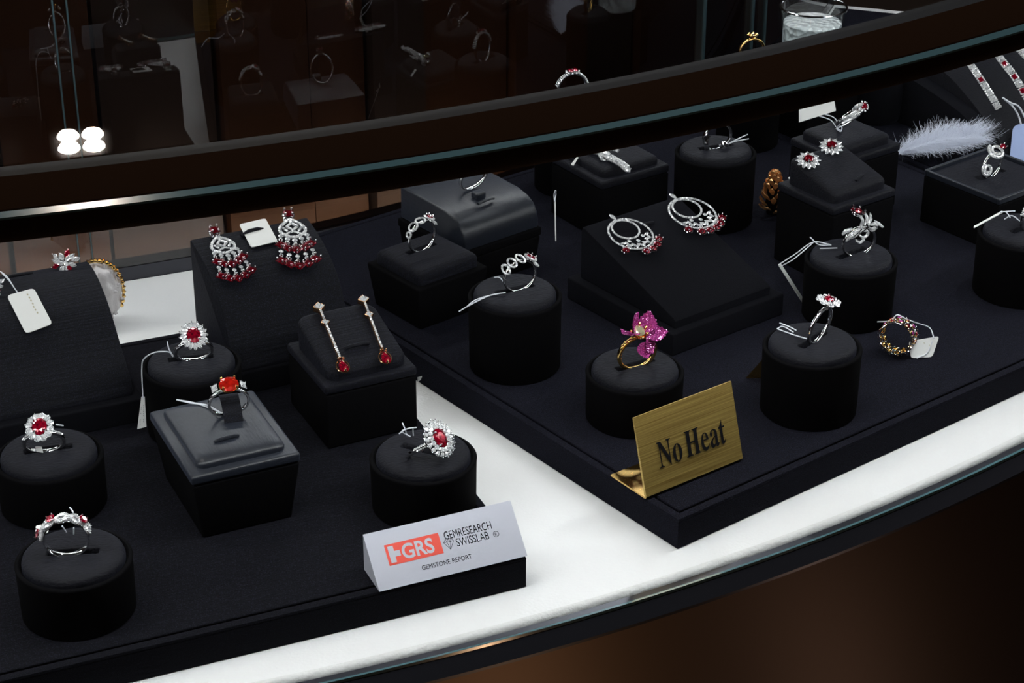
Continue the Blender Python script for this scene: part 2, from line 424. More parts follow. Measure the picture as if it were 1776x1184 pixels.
def price_tag(label, corners, strings=(), mt='paper', group=None, rnd=.14, lines=None, r=.00032, ink='ink_faint', th=.00035):
    o0 = Vector(corners[0]); t = thing('price_tag', label, 'price tag', T(*o0), group)
    loc = lambda p: Vector(p) - o0
    cd = MB().add(g_card([loc(p) for p in corners], rnd, th)).build('card', M[mt], t)
    for s in strings: string([loc(p) for p in s], t, r)
    if lines:
        c = [loc(p) for p in corners]; nrm = (c[1] - c[0]).cross(c[3] - c[0]).normalized()
        if nrm.dot(Vector((0, -1, .6))) < 0: nrm = -nrm
        mb = MB(); rnd_ = random.Random(len(label))
        up = .0005 if (c[1] - c[0]).cross(c[3] - c[0]).dot(Vector((0, -1, .6))) > 0 else .00015
        for (u0, v0, u1, v1) in lines:
            a = lambda u, v: (c[0].lerp(c[1], u)).lerp(c[3].lerp(c[2], u), v) + nrm * up
            k = 0; n = 9
            for q in range(n):
                if rnd_.random() < .25: continue
                s0 = q / n; s1 = s0 + .06; du, dv = u1 - u0, v1 - v0; L = hypot(du, dv); nx, ny = -dv / L * .05, du / L * .05
                j = rnd_.uniform(-.02, .02)
                pts = [a(u0 + du * s0 + j, v0 + dv * s0 - nx * 0), a(u0 + du * s1 + j, v0 + dv * s1), a(u0 + du * s1 + nx + j, v0 + dv * s1 + ny), a(u0 + du * s0 + nx + j, v0 + dv * s0 + ny)]
                b = len(mb.v); mb.v += [tuple(p) for p in pts]; mb.f.append((b, b + 1, b + 2, b + 3))
        if mb.v: mb.build('handwriting', M[ink], cd, smooth=False)
    return t

M['door_edge'] = mat('dull_glass_edge', (.05, .085, .095), .2, spec=.6)
M['copper_glint'] = mat('copper_highlight', (.55, .20, .06), .35, metal=.9)

fleck(M['streak'], (.0034, .0034, .0050), (.020, .021, .036), 2000, .52, .80)

def painted_sparkle(m, c, c2, scale):
    """sparkle of a cut stone put into its colour as bright and dark patches"""
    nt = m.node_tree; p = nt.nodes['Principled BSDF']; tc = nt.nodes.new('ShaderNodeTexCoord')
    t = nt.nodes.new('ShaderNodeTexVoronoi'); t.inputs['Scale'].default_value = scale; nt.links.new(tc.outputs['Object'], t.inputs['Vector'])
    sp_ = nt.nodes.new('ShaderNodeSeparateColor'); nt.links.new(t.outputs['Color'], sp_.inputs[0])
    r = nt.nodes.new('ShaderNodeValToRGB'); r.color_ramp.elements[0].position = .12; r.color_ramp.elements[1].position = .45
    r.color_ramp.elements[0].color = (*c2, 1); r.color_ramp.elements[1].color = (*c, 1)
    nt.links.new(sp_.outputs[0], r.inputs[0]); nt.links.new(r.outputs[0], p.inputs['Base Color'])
painted_sparkle(M['diamond'], (1, 1, 1), (.30, .32, .36), 2.8)  # stones' sparkle painted into the base colour
painted_sparkle(M['pave'], (1, 1, 1), (.42, .43, .46), 1100)

# ================================================================== THE PLACE
def g_arc(prof, a0=-112, a1=-18, n=160, close=True):
    """closed (r, z) outline swept round the counter's centre"""
    v = []; f = []; k = len(prof)
    for i in range(n + 1):
        a = radians(a0 + (a1 - a0) * i / n)
        for r, z in prof: v.append((CC.x + r * cos(a), CC.y + r * sin(a), z))
    for i in range(n):
        for q in range(k if close else k - 1):
            p = (q + 1) % k; f.append((i * k + q, (i + 1) * k + q, (i + 1) * k + p, i * k + p))
    if close: f.append(tuple(range(k))); f.append(tuple(n * k + q for q in reversed(range(k))))
    return v, f
def rect(r0, r1, z0, z1): return [(r0, z0), (r1, z0), (r1, z1), (r0, z1)]
def vtx_at(r, deg): return CC.x + r * cos(radians(deg)), CC.y + r * sin(radians(deg))

# room shell
def struct(name, vf, mt): return tag(MB().add(vf).build(name, M[mt], smooth=False), kind='structure')
struct('floor', g_box(-4.6, 4.6, -3.2, 7.9, -1.06, -1.0), 'dark_room')
struct('ceiling', g_box(-4.6, 4.6, -3.2, 7.9, 2.02, 2.08), 'dark_room')
struct('wall_back', g_box(-4.6, 4.6, 7.9, 8.0, -1.0, 2.02), 'dark_room')

# the display case
case = thing('display_case', 'curved glass jewellery display case with white leather floor and bronze front', 'display case', T(0, .9, -1.0))
ci = case.matrix_world.inverted()
def cpart(name, vf, mt, label=None, parent=None, angle=35, smooth=True):
    mb = MB()
    for q in (vf if isinstance(vf, list) else [vf]): mb.add(q, ci)
    o = mb.build(name, M[mt], case, angle=angle, smooth=smooth)
    if label: o['label'] = label
    return o
cpart('leather_floor', g_arc(rect(RB + .006, RF - .0099, -.012, 0)), 'leather')
roll = [(RF - .0100, -.012)] + [(RF - .0100 + .0036 * sin(radians(t)) , -.0036 + .0036 * cos(radians(t))) for t in range(0, 100, 8)] + [(RF - .0064, -.012)]
cpart('leather_edge', g_arc(roll, n=200), 'leather_roll', angle=80)
cpart('front_glass', g_arc(rect(RF - .0055, RF, -.0010, ZT - .0006)), 'glass')
cpart('glass_edge', g_arc(rect(RF - .0056, RF + .0001, ZT - .0005, ZT + .0004)), 'teal', 'pale teal cut edge of the front glass')
cpart('lower_glass_edge', g_arc([(RF - .0012, -.0018), (RF + .0010, -.0018), (RF + .0010, -.0003), (RF + .0001, -.0003), (RF + .0001, -.0011), (RF - .0012, -.0011)]), 'teal')
cpart('bottom_rail', g_arc([(RF - .0058, -.0100), (RF + .0060, -.0100), (RF + .0061, -.0084), (RF + .0054, -.0074), (RF + .0012, -.0020), (RF - .0058, -.0020)]), 'rail', 'dark grey metal rail under the glass')
cpart('front_panel', g_arc(rect(RF + .001, RF + .0050, -1.0, -.0101)), 'bronze', 'dark bronze metal front panel')
cpart('base_box', g_arc(rect(RB + .002, RF, -1.0, -.0205)), 'black')
cpart('shelf_board', g_arc(rect(RB + .002, RF - .006, -.0204, -.0121)), 'black')
cpart('top_frame', g_arc([(RF - .040, ZT - .012), (RF - .0062, ZT - .012), (RF - .0062, ZT - .001), (RF - .0075, ZT + .0003), (RF - .039, ZT + .0003), (RF - .040, ZT - .0002)]), 'bronze_top', 'dark brown metal frame along the top')
cpart('frame_highlight', g_arc([(RF - .0411, ZT - .003), (RF - .0401, ZT - .003), (RF - .0401, ZT - .0002), (RF - .0407, ZT - .0006)]), 'copper_glint', 'thin strip along the frame, coloured copper as an edge highlight')  # orange highlight of the rear bevel, made as a copper coloured strip
cpart('gasket', g_arc([(RF - .058, ZT - .012), (RF - .0412, ZT - .012), (RF - .0412, ZT - .0015), (RF - .058, ZT - .0035)]), 'black', 'black gasket strip')
cpart('top_glass', g_arc(rect(RB + .008, RF - .0585, ZT - .008, ZT - .003)), 'glass')
cpart('led_strip', g_arc(rect(RF - .030, RF - .018, ZT - .016, ZT - .0123)), 'led', 'white light strip under the top frame')
cpart('rear_led_strip', g_arc(rect(RB + .012, RB + .020, ZT - .016, ZT - .0123)), 'led_back', 'white light strip at the back')
cpart('rear_top_rail', g_arc(rect(RB - .006, RB + .0285, ZT - .012, ZT + .008)), 'black')
cpart('rear_bottom_rail', g_arc(rect(RB - .008, RB + .0055, -.012, .0085)), 'rail')
# the smoked sliding doors at the back; their upright glass edges stand where the photograph shows them
edge_deg = []
for px, py in ((106, 160), (130, 160), (1216, 50), (1300, 35), (1322, 30)):
    p = at_r(px, py, RB + .003); p = None or p
    # far side of the case: the inner wall is met from inside, use the far hit
    d = ray(px, py); o = Vector((0, 0, CAM_H)); q = Vector((o.x, o.y)) - CC; e = Vector((d.x, d.y)); a = e.dot(e); b = 2 * q.dot(e); c = q.dot(q) - (RB + .003) ** 2
    disc = b * b - 4 * a * c
    if disc > 0:
        t = (-b - sqrt(disc)) / (2 * a); p = o + d * t
        edge_deg.append(math.degrees(atan2(p.y - CC.y, p.x - CC.x)))
edge_deg.sort()
bounds = [-112] + edge_deg + [-18]
for a0, a1 in zip(bounds, bounds[1:]):
    if a1 - a0 > .35: cpart('back_door', g_arc(rect(RB, RB + .005, .009, ZT - .0125), a0 + .05, a1 - .05, max(2, int((a1 - a0) * 2))), 'glass_tint')
for a in edge_deg: cpart('door_edge', g_arc(rect(RB - .001, RB + .006, .009, ZT - .0125), a - (.10 if a > -60 else .03), a + (.10 if a > -60 else .03), 2), 'door_edge')
# cupboards seen dimly beyond the doors
rb = random.Random(4)
cup = thing('wood_cabinet', 'brown wooden cabinet seen dimly behind the smoked doors of the case', 'cabinet', T(-.3, 1.3, -1.0))
cmi = cup.matrix_world.inverted(); a = -112.0; k = 0
while a < -20:
    w = rb.choice((3.2, 4.6, 5.6)); mbx = MB()
    mbx.add(g_arc(rect(RB - .075 - .006 * (k % 2), RB - .055 - .006 * (k % 2), -1.0, .26), a, a + w - .25, 8), cmi)
    mbx.build('board', M['wood' if k % 3 != 2 else 'wood2'], cup); a += w; k += 1
MB().add(g_arc(rect(RB - .105, RB - .083, -1.0, .25), -112, -18, 60), cmi).build('carcass', M['black'], cup)

for k, a in enumerate((-78, -72.5, -67, -61.5, -56, -50.5)):  # hidden lamps added behind the doors to brighten the lower boards
    x, y = vtx_at(RB - .0185, a); l = bpy.data.lights.new('board_fill_light', 'AREA'); l.shape = 'RECTANGLE'; l.size = .075; l.size_y = .008; l.energy = .032; l.color = (1, .72, .5)
    o = bpy.data.objects.new('board_fill_light', l); COL.objects.link(o); o.location = (x, y, -.030)
    tx, ty = vtx_at(RB - .06, a); o.rotation_euler = (Vector((tx, ty, -.012)) - Vector((x, y, -.03))).to_track_quat('-Z', 'Y').to_euler()
# the fitting in the ceiling that mirrors in the top glass
pr = at(140, 240, ZT); dr = ray(140, 240); rr = Vector((dr.x, dr.y, -dr.z)); hit = pr + rr * ((2.0 - ZT) / rr.z)
lampf = thing('ceiling_lamp', 'square ceiling lamp with four round warm bulbs, mirrored in the top glass', 'lamp', T(hit.x, hit.y, 2.02) @ RZ(atan2(-hit.x, hit.y)))
MB().add(g_box(-.085, .085, -.14, .14, -.018, 0, .003)).build('housing', M['black'], lampf)
for sx in (-1, 1):
    for sy in (-1, 1): MB().add(g_lathe([(0, -.026), (.024, -.026), (.029, -.018)], 32), T(sx * .0325, sy * .043, 0) @ SCL(1, 1.4, 1)).build('bulb', M['lamp'], lampf)

# ------------------------------------------------------------------ trays
ZP = .0165
def frame_z(x, y, deg, z=0): return T(x, y, z) @ RZ(radians(deg))
def tray(name, label, m, x0, x1, d, mt):
    t = thing(name, label, 'display tray', m, 'black display trays')
    MB().add(g_box(x0, x1, 0, d, 0.0002, .0149, .0004)).build('tray_body', M[mt], t)
    MB().add(g_box(x0 + .0056, x1 - .0056, .0056, d - .0056, .0150, ZP + .0002, .0006)).build('tray_cover', M[mt], t)
    mb = MB(); w = .0045; outer = [(x0, 0), (x1, 0), (x1, d), (x0, d)]; inner = [(x0 + w, w), (x1 - w, w), (x1 - w, d - w), (x0 + w, d - w)]; e = .0010
    v = []
    for (xo, yo), (xi, yi) in zip(outer, inner):
        sx = 1 if xi > xo else -1; sy = 1 if yi > yo else -1
        v += [(xo, yo, .0149), (xo, yo, ZP - e), (xo + sx * e * .3, yo + sy * e * .3, ZP - e * .3), (xo + sx * e, yo + sy * e, ZP), (xi - sx * e * .5, yi - sy * e * .5, ZP), (xi, yi, ZP - e * .5), (xi, yi, .0149)]
    f = []
    for i in range(4):
        for k in range(7): f.append((i * 7 + k, (i + 1) % 4 * 7 + k, (i + 1) % 4 * 7 + (k + 1) % 7, i * 7 + (k + 1) % 7))
    mb.add((v, f)).build('tray_rim', M[mt], t)
    return t
LT = frame_z(*at(913, 965, ZP).xy, 23.1); RT = frame_z(*at(1177, 901, ZP).xy, 38.0)
tray('display_tray', 'black woven cloth display tray on the left, behind the lab report sign', LT, -.29, 0, .277, 'linen')
tr = tray('display_tray', 'navy black felt display tray on the right, under the brass sign', RT, 0, .405, .372, 'felt')
tray('display_tray', 'navy black felt display tray at the back right, under the curved bracelet display', RT @ T(.408, .075, 0), 0, .24, .318, 'felt')
MB().add(g_box(-.0012, .0012, -.0004, .0004, -.0009, .0009, .0003), RT.inverted() @ T(*at(1438, 803, .0095)) @ RZ(radians(38))).build('worn_spot', M['paper'], tr)

mat_ = MB().add(g_arc(rect(.823, .955, .00002, .00015), -47, -18.5, 60)).build('darkening_sheet', M['felt'], None)  # black sheet added to darken the white floor behind the trays
tag(mat_, 'thin black sheet added to darken the white floor along the back of the case', 'mat')
# ------------------------------------------------------------------ round ring stands
def slot_piece(x, y, a, L, Wd, D): return (x, y, a, L, Wd, D)
def drum_stand(label, px, py, w, h, yaw, wr=.0022, slotL=.021, pad='pad', puff=.0034):
    """px, py: middle of its rim; w: width of the rim in pixels; h: height"""
    c = at(px, py, ZP + h)
    depth = (c - Vector((0, 0, CAM_H))).dot(Vector((0, cos(PITCH), -sin(PITCH)))); R = w / 2 * depth / FPX
    t = thing('ring_stand', label, 'ring stand', T(c.x, c.y, ZP + .0002), 'round ring stands')
    prof = [(0, 0), (R - .0014, 0), (R - .0006, .0008), (R - .0002, h - .0016), (R, h - .0006), (R - .0004, h), (R - .0016, h + .0002), (R - .0026, h - .0008), (R - .0030, h - .003), (0, h - .003)]
    MB().add(g_lathe(prof, 96)).build('drum', M['drum'], t, angle=50)
    MB().add(g_puff(sh_circ(R - .0030), puff, .003, [(0, 0, yaw, slotL, .0030, .0045)], n=112, nr=48, power=12)).build('pad', M[pad], t, T(0, 0, h - .0029), angle=70)
    return dict(o=t, x=c.x, y=c.y, z=ZP + h + puff, R=R)
S = {}
S['A'] = drum_stand('round black ring stand at the left edge, under the oval ruby halo ring', 85, 790, 188, .026, radians(15))
S['B'] = drum_stand('round black ring stand nearest the bottom left corner, under the band of three rubies', 128, 969, 203, .026, radians(5))
S['C'] = drum_stand('round black ring stand in front of the white floor, between the two large slopes', 332, 632, 172, .036, radians(12))
S['D'] = drum_stand('round black ring stand just behind the frosted lab report sign', 734, 792, 187, .026, radians(-25))
S['E'] = drum_stand('tall round ring stand left of the hoop earring slope, two loose threads over its rim', 893, 512, 164, .041, radians(28))
S['F'] = drum_stand('low round ring stand behind the brass sign, under the pink flower ring', 1101, 643, 172, .026, radians(30))
S['G'] = drum_stand('round ring stand right of the brass sign, under the white petal ruby ring', 1409, 600, 173, .036, radians(50))
S['H'] = drum_stand('round ring stand under the leafy ring, in front of the stud earring box', 1476, 449, 161, .034, radians(40))
S['I'] = drum_stand('tall round ring stand farthest back, beside the gilded pine cone', 1241, 264, 142, .044, radians(20))
S['J'] = drum_stand('round ring stand cut off by the right edge, in front of the open ring box', 1775, 404, 157, .036, radians(40))

# ------------------------------------------------------------------ square stands
def box_stand(label, x, y, deg, w, d, h, pad, inset=.0, body='drum', padm='pad', slots=(), padh=.005, pin=.004, rc=.004, rim=.0025, name='box_stand', tilt=None, side=.003, group='square display blocks', lip=True):
    t = thing(name, label, 'display stand', frame_z(x, y, deg, ZP + .0002), group)
    MB().add(g_taper(0, w, 0, d, 0, h - (.0052 if lip else 0), inset, .0012)).build('block', M[body], t)
    if lip:
        MB().add(g_box(-.0004, w + .0004, -.0004, d + .0004, h - .005, h, .0016)).build('rim', M[padm], t)
    if pad:
        MB().add(g_puff(sh_rrect(w / 2 - pin, d / 2 - pin, rc), padh, side, slots, n=128, nr=44, power=9, tilt=tilt)).build('pad', M[padm], t, T(w / 2, d / 2, h - .0005), angle=60)
    return dict(o=t, m=frame_z(x, y, deg, ZP), w=w, d=d, h=h, top=ZP + h + padh + side - .0003)
p = at(333, 828, .0525)
BA = box_stand('square blue black satin ring stand in the left foreground, under the three stone ring', p.x, p.y, 25.2, .051, .066, .036, True, inset=.004, body='drum', padm='satin', padh=.0028, pin=.0045, side=.002)
p = at(565, 672, .0515)
BB = box_stand('square black stand in the middle, under the two gold drop earrings', p.x, p.y, 26.3, .048, .052, .035, True, padh=.0025, rc=.007, pin=.003, side=.009, tilt=lambda x, y: .24 * y, padm='streak')
p = at(726, 505, .0425)
BC = box_stand('small black velvet block with a slot, under the round link ruby ring', p.x, p.y, 39.8, .0485, .0475, .026, True, inset=.003, padm='streak', padh=.004, rc=.003, pin=.0035, side=.005, slots=[(-.001, .004, radians(2), .019, .0028, .004)], lip=False)
p = at(1044, 317, .055)
BE = box_stand('black block behind the hoop earring slope, under the figure brooch', p.x, p.y, 34, .050, .052, .0385, True, padh=.003, rc=.004, side=.003, padm='pad')
p = at(1446, 362, .065)
BF = box_stand('tall black stepped block under the two ruby flower studs', p.x, p.y, 36, .0485, .046, .0485, True, padh=.003, rc=.004, pin=.0035, side=.009, tilt=lambda x, y: .25 * y, padm='pad')
gq = at(1468, 224, ZP + .049); gx = gq.x - (.024 * cos(radians(36)) - .023 * sin(radians(36))); gy = gq.y - (.024 * sin(radians(36)) + .023 * cos(radians(36)))
BG = box_stand('tall black block standing behind the flower studs, under the curled ruby ring', gx, gy, 36, .048, .046, .0415, True, padh=.003, side=.004, padm='pad', rc=.004)
p = at(700, 330, .04)
# the domed satin block
BDm = frame_z(-.0266, 1.0557, 39.3, ZP + .0002)
bd = thing('box_stand', 'domed blue black satin block close under the brown top frame, left of centre', 'display stand', BDm, 'square display blocks')
MB().add(g_taper(-.001, .055, -.001, .061, 0, .020, .002, .0012)).build('block', M['drum'], bd)
MB().add(g_box(-.0015, .0555, -.0015, .0615, .0202, .0255, .0012)).build('rim', M['drum'], bd)
prof = [(0, .0257), (0, .031), (.001, .0355), (.004, .0395), (.009, .0425), (.018, .0445), (.03, .0450), (.045, .0455), (.055, .0455), (.060, .0450), (.060, .0257)]
def g_extrude_x(prof, x0, x1, bev=.0012):
    """(y, z) outline pulled along x, its edges softened"""
    bm = bmesh.new(); a = [bm.verts.new((x0, y, z)) for y, z in prof]; b = [bm.verts.new((x1, y, z)) for y, z in prof]; n = len(prof)
    bm.faces.new(a); bm.faces.new(b[::-1])
    for i in range(n): bm.faces.new((a[i], b[i], b[(i + 1) % n], a[(i + 1) % n]))
    bmesh.ops.recalc_face_normals(bm, faces=bm.faces)
    if bev:
        ed = [e for e in bm.edges if (abs(e.verts[0].co.x - e.verts[1].co.x) < 1e-7)]
        bmesh.ops.bevel(bm, geom=ed, offset=bev, segments=2, profile=.5, affect='EDGES', clamp_overlap=True)
    bm.verts.index_update(); r = ([tuple(v.co) for v in bm.verts], [[v.index for v in f.verts] for f in bm.faces]); bm.free(); return r
MB().add(g_extrude_x(prof, 0, .054)).build('pad', M['satin'], bd, angle=50)

# ------------------------------------------------------------------ sloping stands
def smooth_prof(pts, n=8):
    q = bez([(0, a, b) for a, b in pts], n); return [(v.y, v.z) for v in q]
def slope_stand(label, m, w, prof, base=None, mt='streak'):
    t = thing('earring_stand', label, 'earring stand', m, 'sloping earring stands')
    MB().add(g_extrude_x(prof, 0, w, .0009)).build('slope', M[mt], t, angle=40)
    if base: MB().add(g_box(*base, .001)).build('base', M['velvet'], t)
    return t
# wedge C: flat ramp on a base box
WCm = frame_z(.0875, .9840, 37.5, ZP + .0002)
WC = slope_stand('wide black velvet slope on a box base, under the two hoop chandelier earrings', WCm, .070, [(y, z) for y, z in [(.001, .0132), (.001, .0175), (.003, .0190), (.0775, .0440), (.080, .0440), (.081, .042), (.081, .0132)]], (-.0055, .0765, -.0035, .086, 0, .013), 'velvet')
# wedge A, wedge B: curved slopes
pa = at(343, 598, ZP)
def vdir(deg): return Vector((-sin(radians(deg)), cos(radians(deg)), 0))
A0 = pa - vdir(26) * .078
WAm = frame_z(A0.x, A0.y, 26, ZP + .0002)
wa_prof = [(.016, .0126)] + smooth_prof([(.016, .0135), (.021, .025), (.029, .041), (.038, .0500), (.052, .0572), (.066, .0610), (.0765, .0625)]) + [(.0778, .0615), (.078, .0126)]
WA = slope_stand('curved black slope with the ruby chandelier earrings and a square tag', WAm, .0655, wa_prof, (-.001, .0665, .014, .0795, 0, .0125))
B0 = at(232, 683, .03)
WBm = frame_z(B0.x, B0.y, 24, ZP + .0002)
wb_prof = [(0, .0130), (0, .0140)] + smooth_prof([(.0012, .0160), (.006, .0225), (.019, .0320), (.037, .0452), (.052, .0512), (.066, .0535), (.080, .0525)]) + [(.0836, .0505), (.0836, .0130)]
wb_prof = [(y, z) for y, z in wb_prof]
WB = slope_stand('curved black slope at the left edge, under the cluster flower earrings', WBm @ T(-.068, 0, 0), .068, wb_prof, (-.003, .0715, -.006, .088, 0, .0129))
def prof_fn(m, prof, w):
    mi = m.inverted(); top = [q for q in prof if q[1] > .0131]
    def fn(x, y):
        p = mi @ Vector((x, y, 0)); 
        if p.x < -.012 or p.x > w + .012 or p.y < top[0][0] or p.y > top[-1][0] + .01: return -9
        if p.y > top[-1][0]: return top[-1][1] + m.translation.z
        for (y0, z0), (y1, z1) in zip(top, top[1:]):
            if y0 <= p.y <= y1 and y1 > y0: return z0 + (z1 - z0) * (p.y - y0) / (y1 - y0) + m.translation.z
        return -9
    return fn
fWA = prof_fn(WAm, wa_prof, .0655); fWB = prof_fn(WBm @ T(-.068, 0, 0), wb_prof, .068)
fWC = prof_fn(WCm, [(.001, .0175), (.003, .0190), (.0775, .0440), (.080, .0440)], .070)
# open ring box at the right edge
HL = at(1603, 295, .05); HB = at(1713, 256, .05)
hd = atan2((HB - HL).y, (HB - HL).x)
RB0 = frame_z(HL.x + sin(hd) * .058, HL.y - cos(hd) * .058, math.degrees(hd), ZP + .0002)
rbx = thing('ring_box', 'open square grey black ring box cut off by the right edge', 'ring box', RB0)
MB().add(g_box(0, .058, 0, .058, 0, .030, .001)).build('box', M['drum'], rbx)
mbx = MB()
for b in ((0, .058, 0, .0022), (0, .058, .0558, .058), (0, .0022, .0023, .0557), (.0558, .058, .0023, .0557)): mbx.add(g_box(*b, .0302, .0338, .0006))
mbx.build('rim', M['satin'], rbx)
MB().add(g_puff(sh_rrect(.0265, .0265, .001), .0006, .0012, [(0, .002, radians(0), .022, .004, .0035)], n=128, nr=44, power=12)).build('cushion', M['pad'], rbx, T(.029, .029, .0303), angle=60)

# hidden ring stand behind the frame carrying the top ring; dark bust for the bracelets
S['K'] = drum_stand('round ring stand mostly hidden behind the brown top frame, under the topmost ruby ring', 990, 180, 128, .0550, radians(30))

def liftp(px, py, o, deg):
    """where the ray meets the upright plane through o: distance along the heading deg + 90 and height over o"""
    r = ray(px, py); d = vdir(deg); det = r.x * -d.y + d.x * r.y
    t = (o.x * -d.y + d.x * o.y) / det; s_ = (r.x * o.y - r.y * o.x) / -det if abs(det) > 1e-12 else 0
    p = Vector((0, 0, CAM_H)) + r * t
    return (Vector((p.x, p.y, 0)) - Vector((o.x, o.y, 0))).dot(d), p.z - o.z
# curved bracelet display at the right edge
D0 = at(1716, 275, ZP); D0.z = ZP + .0002; WDm = frame_z(D0.x, D0.y, 38, ZP + .0002); uD = Vector((cos(radians(38)), sin(radians(38)), 0))
low = [liftp(x, y, D0, 38) for x, y in ((1712, 256), (1680, 211), (1648, 182), (1573, 133))]
lp = [(-.004, 0), (-.003, .002)] + low + [(.105, low[-1][1] + .001)]
hi_ = [liftp(x, y, D0 + uD * .013, 38) for x, y in ((1749, 270), (1722, 228), (1682, 172), (1628, 118))]
hp_ = [(hi_[0][0] - .008, 0)] + [(hi_[0][0] - .007, max(.002, hi_[0][1] - .010))] + hi_ + [(.100, hi_[-1][1] + .0005)]
bdsp = thing('bracelet_display', 'large dark curved bracelet display cut off by the right edge, behind the ring box', 'display stand', WDm)
pl = smooth_prof(lp[1:]); MB().add(g_extrude_x([(lp[0][0], 0)] + pl + [(.105, 0)], 0, .0125, .0006)).build('side_panel', M['velvet'], bdsp, angle=40)
ph = smooth_prof(hp_[1:]); MB().add(g_extrude_x([(hp_[0][0], 0)] + ph + [(.100, 0)], .0128, .100, .0009)).build('slope', M['pad'], bdsp, angle=40)
def fWD(x, y):
    p = WDm.inverted() @ Vector((x, y, 0))
    if p.x < .012 or p.x > .1: return -9
    for (y0, z0), (y1, z1) in zip(ph, ph[1:]):
        if y0 <= p.y <= y1 and y1 > y0: return z0 + (z1 - z0) * (p.y - y0) / (y1 - y0) + ZP
    return -9
S['L'] = drum_stand('round ring stand hidden behind the brown frame, under the gold ring at the top', 1302, 118, 112, .0520, radians(30))

# ================================================================== JEWELLERY
def ring_m(x, y, z, yaw, lean=0, roll=0): return T(x, y, z) @ RZ(radians(yaw)) @ RX(radians(lean)) @ RY(radians(roll))
def stand_ring_m(st, yaw, lean=0, roll=0, dx=0, dy=0, sink=.0022):
    return ring_m(st['x'] + dx, st['y'] + dy, st['z'] - sink, yaw, lean, roll)
def box_ring_m(bs, u, v, z, yaw, lean=0, roll=0):
    p = bs['m'] @ Vector((u, v, 0)); return ring_m(p.x, p.y, z, yaw, lean, roll)
def circ(R, z0, a0, a1, n, y=0): return [Vector((R * cos(radians(a0 + (a1 - a0) * i / n)), y, z0 + R * sin(radians(a0 + (a1 - a0) * i / n)))) for i in range(n + 1)]
def band(t, R=.0093, wd=.0013, th=.0009, mt='silver', name='band', n=72, top=None):
    """shank as a closed hoop; its lowest point is the origin; wd half width, th half thickness; top: half width near the head"""
    v = []; f = []; m = 10
    for i in range(n):
        a = 2 * pi * i / n; up = (1 + sin(a)) / 2; w = wd + ((top if top is not None else wd) - wd) * up ** 2
        for k in range(m):
            c = 2 * pi * k / m; cr = abs(cos(c)) ** .6 * (1 if cos(c) > 0 else -1); sr = abs(sin(c)) ** .6 * (1 if sin(c) > 0 else -1)
            rr = R + th * cr; v.append((rr * cos(a), w * sr, R + th + rr * sin(a)))
    for i in range(n):
        for k in range(m): f.append((i * m + k, ((i + 1) % n) * m + k, ((i + 1) % n) * m + (k + 1) % m, i * m + (k + 1) % m))
    return MB().add((v, f)).build(name, M[mt], t, angle=50)
def prongs(mb, z, a, b, n=4, ph=45, r=.0005, h=.003, lean=.8, m=I4):
    for i in range(n):
        q = radians(ph + 360 * i / n); x, y = a * cos(q), b * sin(q)
        mb.add(g_tube([(x * lean * .6, y * lean * .6, z - h), (x, y, z - .0004), (x * .96, y * .96, z + r * 1.6)], r * .75, 6), m)
        mb.add(g_sphere(r * 1.25, 8, 5, (x * .95, y * .95, z + r * 1.7)), m)
def gallery(mb, z, a, b, h, r=.00035, m=I4):
    for k, s in ((0, .92), (1, .6)):
        mb.add(g_tube([(a * s * cos(2 * pi * i / 40), b * s * sin(2 * pi * i / 40), z - k * h - .0006) for i in range(40)], r, 6, closed=True), m)
def shoulders(t, R, mt_stone, a0=28, a1=68, r=.00055, th=.0009, rows=(0,)):
    mb = MB(); rn = random.Random(3)
    for y in rows:
        for s in (0, 1):
            pts = circ(R + th * 1.25, R + th, a0, a1, 10, y)
            if s: pts = [Vector((-p.x, p.y, p.z)) for p in pts]
            pave(mb, pts, r, I4, 1.9, rn)
    mb.build('shoulder_stones', M[mt_stone], t, smooth=False)

def halo_ring(name, label, m, R, a, b, mt, halo, lift=.0045, group='rings on stands', bandw=.0011, pv=True, shape=sh_round, prn=4):
    """halo: list of (offset from the centre stone, count, half size x, half size y, gem shape, drop, phase)"""
    t = thing(name, label, 'ring', m, group)
    band(t, R, bandw, .0009, top=bandw * 1.1)
    if pv: shoulders(t, R, 'pave', rows=(-.0006, .0006) if pv == 2 else (0,))
    zc = 2 * (R + .0009) + lift
    gem('ruby', sh_round, T(0, 0, zc), mt, t, a, b, min(a, b) * .9)
    st = MB(); prongs(st, zc + .0004, a * .98, b * .98, prn, 45, .00045, lift * .9); gallery(st, zc - .0006, a, b, lift * .55)
    for off, n, sx, sy, fn, drop, ph in halo:
        for i in range(n):
            q = 2 * pi * (i + ph) / n; x, y = (a + off) * cos(q), (b + off) * sin(q)
            nx, ny = cos(q) / (a + off), sin(q) / (b + off); an = atan2(ny, nx)
            gem('diamond', fn, T(x, y, zc - drop) @ RZ(an) @ RY(radians(10)), 'diamond', t, sx * 1.1, sy * 1.12, max(sy, sx * .6))
            st.add(g_sphere(.00032, 6, 4, (x + sx * 1.02 * cos(an), y + sx * 1.02 * sin(an), zc - drop + .0003)))
            for s in (-1, 1): st.add(g_sphere(.00028, 6, 4, (x + sx * .5 * cos(an) - s * sy * .9 * sin(an), y + sx * .5 * sin(an) + s * sy * .9 * cos(an), zc - drop + .0003)))
        st.add(g_tube([((a + off) * cos(2 * pi * i / 48), (b + off) * sin(2 * pi * i / 48), zc - drop - .0011) for i in range(48)], .0005, 6, closed=True))
    st.build('setting', M['silver'], t)
    return t
# ring A: oval ruby, twelve round diamonds
halo_ring('halo_ring', 'ring with an oval ruby in a scalloped round diamond halo, at the left edge', stand_ring_m(S['A'], 12, 30, -4, dx=-.0008, dy=.001),   .0090, .0034, .0044, 'ruby',
          [(.0016, 12, .00158, .00150, sh_round, .0007, .5)])
